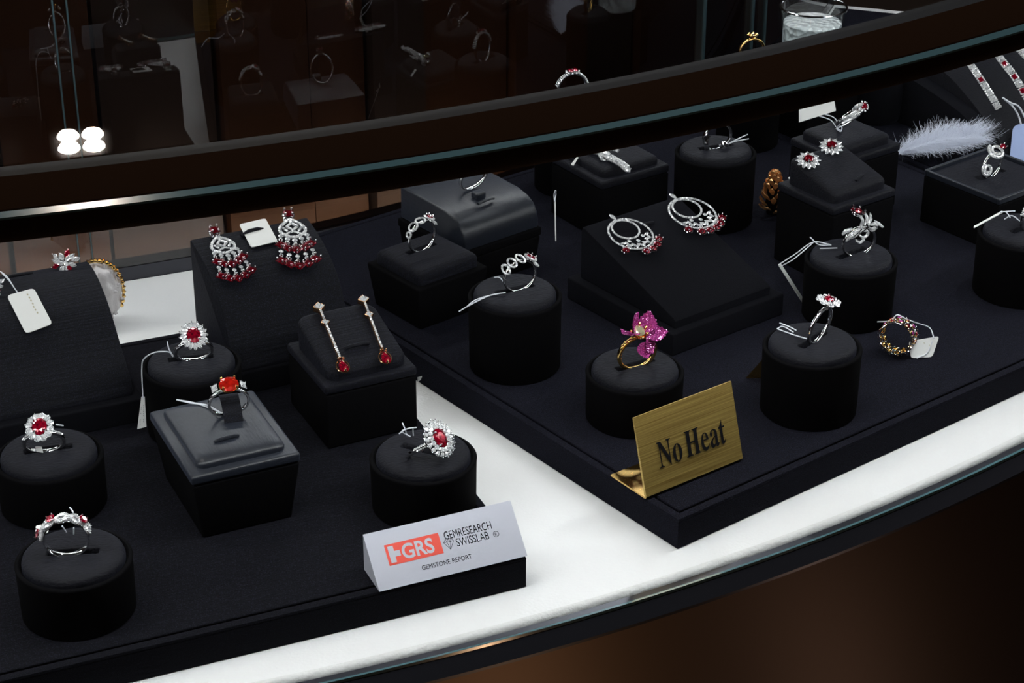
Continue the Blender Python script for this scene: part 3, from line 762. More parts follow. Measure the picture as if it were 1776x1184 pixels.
# ring C: oval ruby, pointed diamonds
halo_ring('halo_ring', 'ring with an oval ruby in a pointed snowflake halo, before the white floor', stand_ring_m(S['C'], 14, 30, 0, dx=.0012, dy=.001), .0088, .0033, .0044, 'ruby',
          [(.0018, 16, .0019, .0011, sh_marquise, .0007, 0)], pv=False)
# ring D: double halo
halo_ring('halo_ring', 'pinkish oval ruby ring with a wide double diamond halo, behind the lab report sign', stand_ring_m(S['D'], 42, 48, 4, dx=-.0040, dy=.0008), .0086, .0034, .0046, 'ruby',
          [(.0013, 15, .0011, .0011, sh_round, .0005, 0), (.0035, 18, .00135, .0012, sh_pear, .0012, .5)], pv=2, lift=.004)
# ring G: petal cluster flower
def petal_ring():
    t = thing('petal_ring', 'ring with an oval ruby among white diamond petals, right of the brass sign', 'ring', stand_ring_m(S['G'], 52, 10, 10, dx=.0005), 'rings on stands')
    R = .0098; band(t, R, .0010, .0008, top=.0009); zc = 2 * R + .0056
    gem('ruby', sh_round, T(0, 0, zc + .0006), 'ruby', t, .0034, .0026, .0022)
    st = MB(); prongs(st, zc + .0010, .0033, .0025, 4, 45, .0004, .0045); gallery(st, zc, .0034, .0026, .002)
    for i in range(8):
        q = 2 * pi * i / 8; mb = MB(); rn = random.Random(i)
        for k in range(7):
            g = 2 * pi * k / 6; rr = 0 if k == 6 else .00115
            mb.add(g_bead(.00066, T(rr * cos(g) * 1.15, rr * sin(g), .0002)))
        mb.add(g_lathe([(0, -.0009), (.0012, -.0007), (.0019, 0), (.0012, .0002), (0, .0002)], 20))
        mb.build('petal', M['pave'], t, T(.0052 * cos(q), .0046 * sin(q), zc - .0004) @ RZ(q) @ RY(radians(14)) @ SCL(1.05, 1, 1), smooth=False)
    st.add(g_tube([(0, 0, 2 * R), (0, 0, zc - .001)], .0012, 8)); st.build('setting', M['silver'], t)
petal_ring()
# ring on the satin box: three stones on gold prongs, held by a cloth tongue
def three_stone():
    mm = box_ring_m(BA, .0305, .0395, BA['top'] - .0002, 16, 22, 0)
    t = thing('three_stone_ring', 'orange red ruby ring with gold prongs and two side diamonds, on the satin stand', 'ring', mm, 'rings on stands')
    R = .0092; band(t, R, .0009, .0007, top=.0008); zc = 2 * R + .0046
    gem('ruby', sh_round, T(0, 0, zc), 'ruby_orange', t, .0045, .0043, .0032)
    st = MB(); prongs(st, zc + .0004, .0045, .0043, 4, 45, .0005, .0038); gallery(st, zc - .0004, .0046, .0044, .0020, .0004); st.build('gold_setting', M['gold'], t)['label'] = 'gold prong setting'
    ws = MB()
    for s in (-1, 1):
        gem('diamond', sh_square, T(s * .0067, 0, zc - .0018) @ RY(radians(38) * s) @ RZ(0), 'diamond', t, .0018, .0021, .0016)
        prongs(ws, 0, .0018, .0020, 4, 45, .0003, .0014, m=T(s * .0067, 0, zc - .0018) @ RY(radians(38) * s))
    ws.build('setting', M['silver'], t)
    st2 = BA['o']; pts = [(0, 0, -.0004), (0, .0010, .0050), (0, .0036, .0088), (0, .0058, .0096)]
    loc = BA['o'].matrix_world.inverted() @ T(*(BA['m'] @ Vector((.0290, .034, BA['top'] - ZP)).to_3d()).xy, BA['top'] + ZP - ZP) @ RZ(radians(18))
    # tongue: a stiff strip of cloth standing up through the ring
    w = .0044; n = 10; path = bez([(0, -.0045, .0), (0, -.0018, .0042), (0, .0020, .0072), (0, .0062, .0086), (0, .0098, .0078)], 5)
    v = []; f = []
    for p in path:
        for x, d in ((-w, 0), (w, 0), (w, -.0010), (-w, -.0010)): v.append((x, p.y + (-.0004 if d else 0), p.z + d))
    for i in range(len(path) - 1):
        for k in range(4): f.append((i * 4 + k, (i + 1) * 4 + k, (i + 1) * 4 + (k + 1) % 4, i * 4 + (k + 1) % 4))
    f.append((0, 1, 2, 3)); e = 4 * (len(path) - 1); f.append((e + 3, e + 2, e + 1, e))
    MB().add((v, f)).build('ring_tongue', M['streak'], BA['o'], T(.0312, .0362, BA['top'] - .0004 - ZP) @ RZ(radians(-9)), angle=60)
BA['top'] = ZP + .036 + .0045
three_stone()
def slit_bar(st, u, v, z, ang, L=.012, mt='pad'):
    MB().add(g_tube([(-L / 2, 0, 0), (-L * .3, 0, .0006), (L * .3, 0, .0006), (L / 2, 0, 0)], .0009, 8)).build('slit_bar', M[mt], st['o'] if isinstance(st, dict) else st, T(u, v, z) @ RZ(radians(ang)))
slit_bar(BA, .0225, .0185, BA['top'] - ZP, 4, mt='satin')
# the band of three rubies, bottom left
def three_ruby_band():
    t = thing('ruby_band_ring', 'wide crossover diamond band with three rubies, nearest the bottom left corner', 'ring', stand_ring_m(S['B'], 8, 4, -6, dx=-.0008, dy=-.001, sink=.0014), 'rings on stands')
    R = .0094; band(t, R, .0019, .0006, top=.0016)
    mb = MB(); rn = random.Random(8)
    for ph in (0, 1):
        for e in (-.0008, .0008):
            pts = []
            for i in range(70):
                a = radians(12 + 156 * i / 69); y = .0020 * sin(a * 5 + ph * pi) + e; rr = R + .0014 + .0005 * cos(a * 5)
                pts.append(Vector((rr * cos(a), y, R + .0006 + rr * sin(a))))
            pave(mb, pts, .0005, I4, 1.8, rn)
        pts = []
        for i in range(70):
            a = radians(12 + 156 * i / 69); y = .0020 * sin(a * 5 + ph * pi); rr = R + .0009; pts.append(Vector((rr * cos(a), y, R + .0006 + rr * sin(a))))
        mb.add(g_tube(pts, .0009, 8))
    mb.build('pave_ribbon', M['pave'], t, smooth=False)
    st = MB()
    for a in (42, 112, 158):
        q = radians(a); rr = R + .0028; mq = T(rr * cos(q), 0, R + .0006 + rr * sin(q)) @ RY(pi / 2 - q)
        gem('ruby', sh_round, mq, 'ruby', t, .0022, .0022, .0019); prongs(st, .0003, .0019, .0019, 4, 45, .0003, .0018, m=mq)
    st.build('setting', M['silver'], t)
three_ruby_band()
# openwork band rings: links round the hoop, one oval ruby at the top
def link_ring(label, m, fn_pts, ruby_a=95, nlinks=((128, 1), (160, 1), (62, 0), (35, 0)), R=.0092, rs=(.0030, .0021)):
    t = thing('link_ring', label, 'ring', m, 'rings on stands')
    band(t, R, .0011, .0007, top=.0006); mb = MB(); rn = random.Random(5)
    for a, big in nlinks:
        q = radians(a); rr = R + .0012; mq = T(rr * cos(q), 0, R + .0007 + rr * sin(q)) @ RY(pi / 2 - q)
        pts = [mq @ p for p in fn_pts(.0030 if big else .0018)]
        mb.add(g_tube(pts, .00055, 6, closed=True)); pave(mb, pts + pts[:1], .0007, I4, 1.5, rn)
    q = radians(ruby_a); rr = R + .0026; mq = T(rr * cos(q), 0, R + .0007 + rr * sin(q)) @ RY(pi / 2 - q) @ RZ(radians(20))
    pts = [mq @ Vector(((rs[0] + .0008) * cos(2 * pi * i / 30), (rs[1] + .0008) * sin(2 * pi * i / 30), -.0004)) for i in range(31)]
    mb.add(g_tube(pts[:-1], .0006, 6, closed=True)); pave(mb, pts, .00052, I4, 1.7, rn)
    mb.build('pave_links', M['pave'], t, smooth=False)
    gem('ruby', sh_round, mq, 'ruby', t, rs[0], rs[1], .0020)
    st = MB(); prongs(st, .0005, rs[0], rs[1], 4, 45, .0004, .0026, m=mq); st.build('setting', M['silver'], t)
def zig(s): 
    out = []
    for i in range(24):
        a = 2 * pi * i / 24; k = abs(sin(a)) ; out.append(Vector((s * .62 * cos(a), s * 1.35 * sin(a) * (.75 + .25 * k), 0)))
    return out
def rnd_link(s): return [Vector((s * .9 * cos(2 * pi * i / 24), s * .9 * sin(2 * pi * i / 24), 0)) for i in range(24)]
link_ring('ring with pointed diamond links and an oval ruby, on the tall threaded stand', stand_ring_m(S['E'], 28, 6, 8, dx=.001, dy=.001), zig, 68, ((100, 1), (128, 1), (154, 1), (38, 0)))
link_ring('openwork ring with round diamond links and a small ruby, on the slotted velvet block', box_ring_m(BC, .0225, .0275, BC['top'] - .0024, 42, 4, 6), rnd_link, 72, ((105, 1), (136, 1), (42, 0), (164, 0)), rs=(.0024, .0019))
# the pink flower
def flower_ring():
    t = thing('flower_ring', 'gold ring with a pink orchid flower round a pale yellow diamond, behind the brass sign', 'ring', stand_ring_m(S['F'], 22, 10, 0, dx=0, dy=-.001), 'rings on stands')
    R = .0098; band(t, R, .0011, .0010, 'gold', top=.0012)
    top = 2 * R + .002
    def petal(L, Wd, cup, m, curl=.3):
        v = []; f = []; nu, nv = 14, 10; beads = MB(); rn = random.Random(int(L * 1e6) + 3)
        for i in range(nu + 1):
            s = i / nu; w = Wd * (sin(pi * min(1, s * .92 + .06)) ** .7) * (1 - .25 * s)
            for j in range(nv + 1):
                q = -1 + 2 * j / nv; x = L * s; y = w * q; z = cup * (s ** 1.5) * L - curl * w * (1 - q * q) * .6 + .12 * L * sin(3 * q + s * 4) * s * .6
                v.append((x, y, z))
        for i in range(nu):
            for j in range(nv): a = i * (nv + 1) + j; f.append((a, a + 1, a + nv + 2, a + nv + 1))
        k = len(v); mb = MB(); mb.add((v, f)); mb.add(([(a, b, c - .0006) for a, b, c in v], [tuple(reversed(q)) for q in f]))
        for i in range(nu + 1):
            for j in range(nv + 1):
                a, b, c = v[i * (nv + 1) + j]
                if (i + j) % 2 == 0: mb.add(g_bead(.00052, T(a, b, c + .0001) @ RZ(rn.random())))
        return mb.build('petal', M['pink'], t, m, smooth=False)
    c = T(-.0012, -.0004, top + .0018)
    petal(.0095, .0052, .15, c @ RZ(radians(185)) @ RY(radians(-12)) @ RX(radians(25)))
    petal(.0085, .0062, .55, c @ RZ(radians(118)) @ RY(radians(-42)) @ RX(radians(30)))
    petal(.0095, .0068, .40, c @ T(.003, 0, 0) @ RZ(radians(35)) @ RY(radians(-26)) @ RX(radians(-20)))
    petal(.0130, .0052, -.10, c @ T(.003, -.001, 0) @ RZ(radians(2)) @ RY(radians(6)) @ RX(radians(25)))
    petal(.0085, .0058, -.5, c @ T(.0045, -.003, -.001) @ RZ(radians(-50)) @ RY(radians(45)))
    petal(.0070, .0040, .3, c @ T(.0015, -.0032, -.0045) @ RZ(radians(-80)) @ RY(radians(62)))
    g = MB(); 
    for i in range(7):
        q = 2 * pi * i / 7; g.add(g_tube(bez([(0, 0, -.002), (.003 * cos(q), .003 * sin(q), .0002), (.0042 * cos(q + .3), .0042 * sin(q + .3), .0024)], 5), .0006, 6), c @ RX(radians(25)))
        g.add(g_sphere(.0008, 8, 5, (.0042 * cos(q + .3), .0042 * sin(q + .3), .0026)), c @ RX(radians(25)))
    for q, rr in ((100, .0012), (128, .0016), (140, .0013)):
        a = radians(q); g.add(g_bead(rr * .8, T((R + .0016) * cos(a), -.0006, R + (R + .0016) * sin(a))))
    g.add(g_tube(bez([(-.004, 0, 2 * R - .0008), (-.003, 0, top), (0, 0, top + .001)], 5), .0008, 6))
    g.build('gold_setting', M['gold'], t)
    gem('yellow_diamond', sh_round, c @ RX(radians(25)) @ T(0, 0, .0024), 'ice', t, .0030, .0030, .0028)
flower_ring()
# leafy ring with pear ruby
def leaf_ring():
    t = thing('leaf_ring', 'ring of curling diamond leaves with a pear ruby tip, before the stud earring block', 'ring', stand_ring_m(S['H'], 18, 10, 10, dx=.0012), 'rings on stands')
    R = .0094; band(t, R, .0012, .0007, top=.0010); rn = random.Random(2); top = 2 * R + .0012
    def leaf(p, w=.0012, name='leaf'):
        path = bez(p, 6); n = len(path); rad = [w * (.35 + .65 * sin(pi * min(1, (i + .5) / n)) ** .6) for i in range(n)]
        mb = MB().add(g_tube(path, rad, 8, flat=.7)); 
        for off in (-.5, .5):
            pave(mb, [q + Vector((0, w * off, w * .55)) for q in path], .00042, I4, 1.8, rn)
        mb.build(name, M['pave'], t, smooth=False)
    leaf([(-.009, -.001, top - .009), (-.008, -.003, top - .004), (-.004, -.002, top - .001)])
    leaf([(-.0105, .002, top - .007), (-.0095, .0015, top - .0045), (-.0065, .001, top - .003)])
    leaf([(-.006, .000, top + .007), (-.0035, -.001, top + .0045), (-.003, -.001, top + .001), (-.0015, -.001, top - .001)])
    leaf([(-.001, .002, top + .0065), (.0005, .001, top + .004), (-.0005, .000, top + .0005)])
    leaf([(.003, .003, top + .0055), (.0035, .002, top + .003), (.0015, .001, top + .001)])
    leaf([(.001, -.001, top + .0015), (.0045, -.002, top + .0025), (.0065, -.001, top + .0005), (.0045, -.001, top - .0015), (.0015, -.0015, top)])
    leaf([(.006, .001, top + .002), (.009, .001, top + .001), (.0115, 0, top - .0005)])
    leaf([(-.0035, -.0025, top - .004), (-.001, -.003, top - .0055), (.0015, -.0025, top - .0045), (.0015, -.0025, top - .002), (-.0015, -.0025, top - .0015), (-.0035, -.0025, top - .0035)], .0009)
    leaf([(-.004, -.0025, top - .0078), (-.0015, -.003, top - .0085), (.001, -.0025, top - .0072)], .0009)
    MB().add(g_tube(bez([(-.0075, -.003, top - .0068), (-.004, -.0035, top - .0025), (.0005, -.003, top + .0015)], 8), .0004, 6)).build('stem', M['silver'], t)
    mq = T(-.0068, .001, top + .0092) @ RZ(radians(-10)) @ RY(radians(8))
    gem('pear_ruby', sh_pear, mq @ T(-.0008, 0, 0) @ RZ(pi) , 'ruby_dark', t, .0042, .0032, .0024)
    st = MB(); prongs(st, .0006, .0040, .0027, 5, 0, .0005, .002, m=mq); gallery(st, -.0004, .0040, .0027, .0014, m=mq)
    st.add(g_tube([(-.006, 0, top + .0085), (-.005, 0, top + .006)], .0007, 6)); st.build('setting', M['silver'], t)
leaf_ring()
# box D: plain hoop held by a tongue (its head hides behind the brown frame)
def plain_ring():
    zt_ = ZP + .0456; hq = at(816, 328, zt_); mm = ring_m(hq.x, hq.y, zt_ + .0001, 38, 20); tq = BDm.inverted() @ at(831, 341, zt_); bq_ = BDm.inverted() @ at(843, 348, zt_)
    t = thing('hoop_ring', 'polished ring with its top hidden by the brown frame, on the domed satin block', 'ring', mm, 'rings on stands')
    band(t, .0092, .0012, .0007, top=.0012)
    gem('ruby', sh_round, T(0, 0, .0225), 'ruby', t, .003, .0035, .002); st = MB(); prongs(st, .0228, .003, .0035, 4, 45, .0004, .004); gallery(st, .0222, .003, .0035, .002); st.build('setting', M['silver'], t)
    MB().add(g_box(-.0034, .0034, -.0025, .0035, 0, .0040, .001)).build('ring_tongue', M['satin'], bd, T(tq.x, tq.y, .0445))
    slit_bar(bd, bq_.x, bq_.y, .0452, 4, .012, 'satin')
plain_ring()
# stand I: open silver ring with a thread
def curl_ring():
    t = thing('curl_ring', 'open silver ring lying low with a twin thread, on the farthest tall round stand', 'ring', stand_ring_m(S['I'], 20, 8, 0, sink=.0022), 'rings on stands')
    R = .0088; band(t, R, .0013, .0007, top=.0012); st = MB()
    st.add(g_tube(bez([(-.006, -.001, .001), (-.008, -.003, .006), (-.007, -.002, .012)], 6), .0016, 8)); st.add(g_tube(bez([(.001, -.003, .004), (.003, -.004, .0065), (.0058, -.003, .0045)], 6), .0014, 8))
    st.build('curl', M['silver'], t); 
    string([(.006, -.001, .0035), (.013, 0, .0055), (.021, .001, .0075)], t); string([(.006, -.001, .0035), (.012, -.001, .005), (.0208, -.001, .0055)], t)
curl_ring()
# stand J: pave solitaire seen at the right edge
def edge_ring():
    t = thing('solitaire_ring', 'diamond set ring cut off by the right edge, with a thread and tag', 'ring', stand_ring_m(S['J'], 48, 4, 4, dx=.002), 'rings on stands')
    R = .0096; band(t, R, .0012, .0008, top=.0015); shoulders(t, R, 'pave', 10, 75, .0006, rows=(-.0007, .0007))
    st = MB(); prongs(st, 2 * R + .004, .0030, .0030, 6, 0, .0004, .003); st.build('setting', M['silver'], t)
    gem('diamond', sh_round, T(0, 0, 2 * R + .0038), 'diamond', t, .003, .003, .0026)
    for i in range(8): gem('diamond', sh_round, T(.0042 * cos(i * pi / 4), .0042 * sin(i * pi / 4), 2 * R + .003), 'diamond', t, .0013, .0013, .0012)
edge_ring()
# block G: curled ruby ring
def curled_ring():
    mm = box_ring_m(dict(m=BG['m']), .026, .030, BG['top'] + .0002, 42, 40, 0)
    t = thing('curled_ruby_ring', 'ring with a curled diamond end and a ruby, highest at right behind the flower studs', 'ring', mm, 'rings on stands')
    R = .0090; band(t, R, .0013, .0007, top=.0012); top = 2 * R + .0015; mb = MB(); rn = random.Random(1)
    for p in ([(-.009, 0, top - .010), (-.007, -.001, top - .004), (-.002, -.002, top - .001), (.004, -.001, top - .0005), (.009, 0, top - .001)],
              [(-.0085, -.002, top - .0095), (-.0055, -.003, top - .004), (-.002, -.003, top - .0005)],
              [(-.0055, 0, top + .001), (-.0065, 0, top + .004), (-.0045, 0, top + .0062), (-.002, 0, top + .005), (-.0015, 0, top + .002)]):
        path = bez(p, 8); mb.add(g_tube(path, .0011, 8)); pave(mb, [q + Vector((0, -.0007, .0005)) for q in path], .0005, I4, 1.7, rn)
    mb.build('pave_curl', M['pave'], t, smooth=False)
    mq = T(.0015, -.001, top + .0035) @ RX(radians(20)); gem('ruby', sh_round, mq, 'ruby', t, .0026, .0022, .002)
    st = MB(); prongs(st, .0004, .0026, .0022, 4, 45, .0004, .003, m=mq)
    for i in range(8): st.add(g_bead(.0008, mq @ T(.0034 * cos(i * pi / 4), .0030 * sin(i * pi / 4), -.0006)))
    st.build('setting', M['pave'], t)
curled_ring()
# open ring box: double swirl ring
def swirl_ring():
    mm = RB0 @ T(.0275, .0305, .0295) @ RX(radians(4))
    t = thing('swirl_ring', 'ring of two diamond swirls and a small ruby, in the open ring box', 'ring', mm, 'rings on stands')
    R = .0082; band(t, R, .0011, .0007, top=.001); mb = MB(); rn = random.Random(6)
    for c, s, m0 in (((-.0062, -.002, .0085), .0044, RX(radians(70))), ((.0010, -.001, .0185), .0060, RX(radians(35)))):
        path = []
        for i in range(60):
            a = i / 60 * 2 * pi * 1.55; r = s * (1 - .62 * i / 60); path.append(m0 @ Vector((r * cos(a + 2), r * sin(a + 2) * .85, 0)) + Vector(c))
        mb.add(g_tube(path, .0009, 8)); pave(mb, [p + Vector((0, -.0006, .0005)) for p in path], .00048, I4, 1.7, rn)
    mb.build('pave_swirl', M['pave'], t, smooth=False)
    gem('ruby', sh_round, T(.0062, -.001, .0205) @ RX(radians(30)), 'ruby', t, .0024, .0018, .0018)
    st = MB(); prongs(st, .0004, .0024, .0018, 4, 45, .0003, .002, m=T(.0062, -.001, .0205) @ RX(radians(30))); st.build('setting', M['silver'], t)
swirl_ring()
# topmost ring, seen over the frame
def top_ring():
    t = thing('ruby_top_ring', 'diamond ring with a ruby showing just above the brown top frame, right of centre', 'ring', stand_ring_m(S['K'], 22, 6, 0, sink=.002), 'rings on stands')
    R = .0092; band(t, R, .0011, .0007, top=.001); mb = MB(); rn = random.Random(6)
    for y in (-.0011, 0, .0011): pave(mb, circ(R + .0014, R, 15, 165, 30, y), .0007, I4, 1.7, rn)
    mb.build('pave_stones', M['pave'], t, smooth=False)
    mq = T(0, 0, 2 * R + .0032); st = MB()
    for x in (-.0014, .0018): gem('ruby', sh_round, mq @ T(x, 0, 0), 'ruby', t, .0018, .0022, .0016)
    for i in range(10): st.add(g_bead(.0008, mq @ T(.0042 * cos(i * pi / 5), .0032 * sin(i * pi / 5), -.0012)))
    st.build('setting', M['pave'], t)
top_ring()

# ------------------------------------------------------------------ eternity ring lying on the tray
def eternity():
    c = at(1553, 617, ZP + .0002); R = .0088
    mm = T(c.x, c.y, ZP + .0006) @ RZ(radians(-27)) @ RX(radians(-6))
    t = thing('eternity_ring', 'wide openwork ring with two rows of rubies, standing on the felt at right', 'ring', mm)
    st = MB(); au = MB(); w = .0026; n = 13
    for row, y in ((0, -w), (1, w)):
        for i in range(n):
            a = 2 * pi * (i + .5 * row) / n; mq = T(R * cos(a), y, R + .0024 + R * sin(a)) @ RY(pi / 2 - a)
            gem('ruby', sh_round, mq @ T(0, 0, .0008), 'pink' if i % 2 else 'ruby', t, .0011, .0011, .001)
            au.add(g_lathe([(.0006, -.0012), (.0012, -.0008), (.0015, .0006), (.0012, .0008), (.0009, 0)], 12), mq)
            hexa = [mq @ Vector((.0026 * cos(radians(60 * k)), .0026 * sin(radians(60 * k)), -.0001)) for k in range(6)]
            st.add(g_tube(hexa, .00034, 6, closed=True))
            for k in (1, 2, 4, 5): st.add(g_bead(.0005, T(*(mq @ Vector((.0026 * cos(radians(60 * k)), .0026 * sin(radians(60 * k)), .0006)))) @ RY(pi / 2 - a)))
    st.build('openwork', M['silver'], t); au.build('gold_cups', M['gold'], t)['label'] = 'gold cups behind the rubies'
eternity()

# ------------------------------------------------------------------ earrings
def slope_frame(top, bot, uang):
    """axes on a slope: Y from bottom to top of the jewel, X to the right, Z off the surface"""
    y = (top - bot).normalized(); u = Vector((cos(radians(uang)), sin(radians(uang)), 0)); z = u.cross(y)
    if z.z < 0: z = -z
    z.normalize(); x = y.cross(z).normalized(); return x, y, z
def sag(a, b, z, ptop, pbot, fn):
    m = 0
    for i in range(1, 10):
        q = on(ptop[0] + (pbot[0] - ptop[0]) * i / 10, ptop[1] + (pbot[1] - ptop[1]) * i / 10, fn)
        if (q - a).length < .1: m = max(m, (q - a).dot(z))
    return m
def chandelier(label, ptop, pbot, fn, uang):
    a, b = on(*ptop, fn), on(*pbot, fn); x, y, z = slope_frame(a, b, uang); L = (a - b).length; k = L / 30
    dev = [0.0]
    for i in range(1, 11):
        q_ = on(ptop[0] + (pbot[0] - ptop[0]) * i / 10, ptop[1] + (pbot[1] - ptop[1]) * i / 10, fn); dev.append(max(0, (q_ - a).dot(z)) if (q_ - a).length < .1 else dev[-1])
    def dz(Y): s_ = max(0, min(9.999, -Y / 30 * 10)); i = int(s_); return dev[i] + (dev[min(10, i + 1)] - dev[i]) * (s_ - i)
    t = thing('chandelier_earring', label, 'earring', frame(a + z * .0012, x, y, z), 'ruby chandelier earrings')
    st = MB(); rn = random.Random(7); s = k / 1000 * 1000
    q = lambda X, Y, Z=0: Vector((X * k, Y * k, Z * .001 + 0))
    kk = k * 1.0
    def P3(X, Y, Z=0): return Vector((X * k, Y * k, Z * k + dz(Y)))
    gem('ruby', sh_square, T(*P3(0, 0, 3.0)) @ RZ(pi / 4 * 0), 'ruby_dark', t, 1.9 * k, 1.9 * k, 1.5 * k)
    prongs(st, 0, 1.9 * k, 1.9 * k, 4, 45, .42 * k, 2.2 * k, m=T(*P3(0, 0, 3.2)))
    st.add(g_box(-1.8 * k, 1.8 * k, -1.9 * k, 1.9 * k, .2 * k, 1.2 * k, .3 * k)); gallery(st, 0, 2.3 * k, 2.3 * k, 1.5 * k, .3 * k, m=T(*P3(0, 0, 2.6)))
    pv = MB()
    outer = [P3(*c, 1.2) for c in ((0, -3.4), (2.2, -5.4), (4.2, -8.4), (4.4, -11), (2.6, -13), (0, -14), (-2.6, -13), (-4.4, -11), (-4.2, -8.4), (-2.2, -5.4), (0, -3.4))]
    op = bez(outer, 4); pv.add(g_tube(op[:-1], .55 * k, 6, closed=True)); pave(pv, op, .75 * k, I4, 1.5, rn)
    dia = [P3(*c, 1.5) for c in ((0, -6.3), (1.9, -8.4), (0, -10.6), (-1.9, -8.4), (0, -6.3))]
    pv.add(g_tube(dia[:-1], .6 * k, 6, closed=True)); pave(pv, dia, .62 * k, I4, 1.5, rn)
    for sx in (-1, 1): pave(pv, [P3(sx * 2.2, -10.6, 1.4), P3(sx * 3.4, -8.6, 1.4)], .6 * k, I4, 1.5, rn); pave(pv, [P3(0, -11, 1.4), P3(sx * 2.6, -12.4, 1.4)], .6 * k, I4, 1.5, rn)
    pave(pv, [P3(0, -4.4, 1.4), P3(0, -6.2, 1.4)], .6 * k, I4, 1.5, rn)
    pv.build('pave_drop', M['pave'], t, smooth=False)
    cols = [(-4.6, -11.6, -6.0), (-2.5, -13.4, -3.2), (0, -14.2, -.2), (2.5, -13.4, 3.0), (4.6, -11.6, 6.0)]
    for i, (x0, y0, x1) in enumerate(cols):
        dy = y0; X = lambda s: x0 + (x1 - x0) * s
        gem('diamond', sh_round, T(*P3(X(.0), dy - 1.3, 1.2)), 'diamond', t, .95 * k, .95 * k, .8 * k)
        gem('diamond', sh_marquise, T(*P3(X(.25), dy - 3.2, 1.2)) @ RZ(pi / 2), 'diamond', t, 1.3 * k, .75 * k, .7 * k)
        gem('ruby', sh_square, T(*P3(X(.5), dy - 6.2, 1.6)) @ RZ(pi / 4), 'ruby_dark', t, 1.75 * k, 1.75 * k, 1.3 * k)
        gem('diamond', sh_round, T(*P3(X(.68), dy - 8.9, 1.2)), 'diamond', t, .85 * k, .85 * k, .8 * k)
        gem('diamond', sh_marquise, T(*P3(X(.8), dy - 10.7, 1.2)) @ RZ(pi / 2), 'diamond', t, 1.2 * k, .7 * k, .7 * k)
        gem('ruby', sh_square, T(*P3(X(1), dy - 13.4, 1.6)) @ RZ(pi / 4), 'ruby_dark', t, 1.8 * k, 1.8 * k, 1.3 * k)
        for (xx, yy) in ((X(.5), dy - 6.2), (X(1), dy - 13.4)):
            prongs(st, 0, 1.75 * k, 1.75 * k, 4, 0, .36 * k, 1.6 * k, m=T(*P3(xx, yy, 2.0)))
        st.add(g_tube([P3(X(0), dy, .7), P3(X(1), dy - 13, .7)], .28 * k, 5))
    st.build('setting', M['silver'], t)
    return t
chandelier('ruby chandelier earring left of the square tag', (371, 411), (417, 499), fWA, 27)
chandelier('ruby chandelier earring right of the square tag', (499, 384), (521, 479), fWA, 27)
def hoop(label, ptop, pc, fn, uang, miss=()):
    a, b = on(*ptop, fn), on(*pc, fn); x, y, z = slope_frame(a, b, uang); L = (a - b).length; k = L / 13.6
    t = thing('hoop_earring', label, 'earring', frame(b + z * .0012, x, y, z), 'diamond hoop chandelier earrings')
    def P3(X, Y, Z=0): return Vector((X * k, Y * k, Z * k))
    def ring(cx, cy, rx, ry, zz, n=64): return [P3(cx + rx * cos(2 * pi * i / n), cy + ry * sin(2 * pi * i / n), zz) for i in range(n + 1)]
    pv = MB(); rn = random.Random(9)
    for c in (ring(0, 0, 10.4, 10.4, 1.2), ring(0, 3.5, 6.5, 6.3, 1.2)):
        pv.add(g_tube(c[:-1], .42 * k, 6, closed=True)); pave(pv, c, .62 * k, I4, 1.45, rn)
    pv.build('pave_hoops', M['pave'], t, smooth=False)
    lf = MB()
    for i in range(12):
        q = radians(205 + 130 * i / 11); r0 = 7.6 if i % 2 else 8.2
        cx, cy = r0 * cos(q), r0 * sin(q); 
        gem('marquise_diamond', sh_marquise, T(*P3(cx, cy, 1.2)) @ RZ(q + (.75 if i % 2 else -.75)), 'diamond', t, 1.75 * k, .72 * k, .7 * k)
        lf.add(g_tube([P3(cx * .93, cy * .93, .9), P3(cx * 1.25, cy * 1.25, .9)], .22 * k, 5))
    for (cx, cy) in ((0, -5.2), (-4.2, -3.6), (4.2, -3.6)): gem('diamond', sh_round, T(*P3(cx, cy, 1.4)), 'diamond', t, .95 * k, .95 * k, .8 * k)
    gem('marquise_diamond', sh_marquise, T(*P3(0, 12.6, 1.8)) @ RZ(pi / 2), 'diamond', t, 2.3 * k, 1.2 * k, 1.1 * k)
    gem('diamond', sh_round, T(*P3(0, 10.6, 1.4)), 'diamond', t, .8 * k, .8 * k, .8 * k)
    for i, dg in enumerate((218, 244, 262, 280, 298, 316)):
        if i in miss: continue
        q = radians(dg); cx, cy = 12.9 * cos(q), 12.9 * sin(q)
        gem('ruby', sh_round, T(*P3(cx, cy, 1.8)), 'ruby_dark', t, 1.75 * k, 1.75 * k, 1.5 * k)
        prongs(lf, 0, 1.7 * k, 1.7 * k, 4, 45, .3 * k, 1.4 * k, m=T(*P3(cx, cy, 2.2)))
        lf.add(g_tube([P3(10.4 * cos(q), 10.4 * sin(q), 1), P3(11.6 * cos(q), 11.6 * sin(q), 1)], .3 * k, 5))
        lf.add(g_tube([P3(cx + 1.9 * cos(2 * pi * j / 16), cy + 1.9 * sin(2 * pi * j / 16), 1.3) for j in range(16)], .22 * k, 5, closed=True))
    lf.build('setting', M['silver'], t)
hoop('left diamond hoop earring with hanging rubies on the wide velvet slope', (1058, 382), (1092, 412), fWC, 37.5, miss=(1,))
hoop('right diamond hoop earring with hanging rubies on the wide velvet slope', (1162, 346), (1199, 376), fWC, 37.5)
slit_bar(WC, .035, .067, .0405, 0, .012)
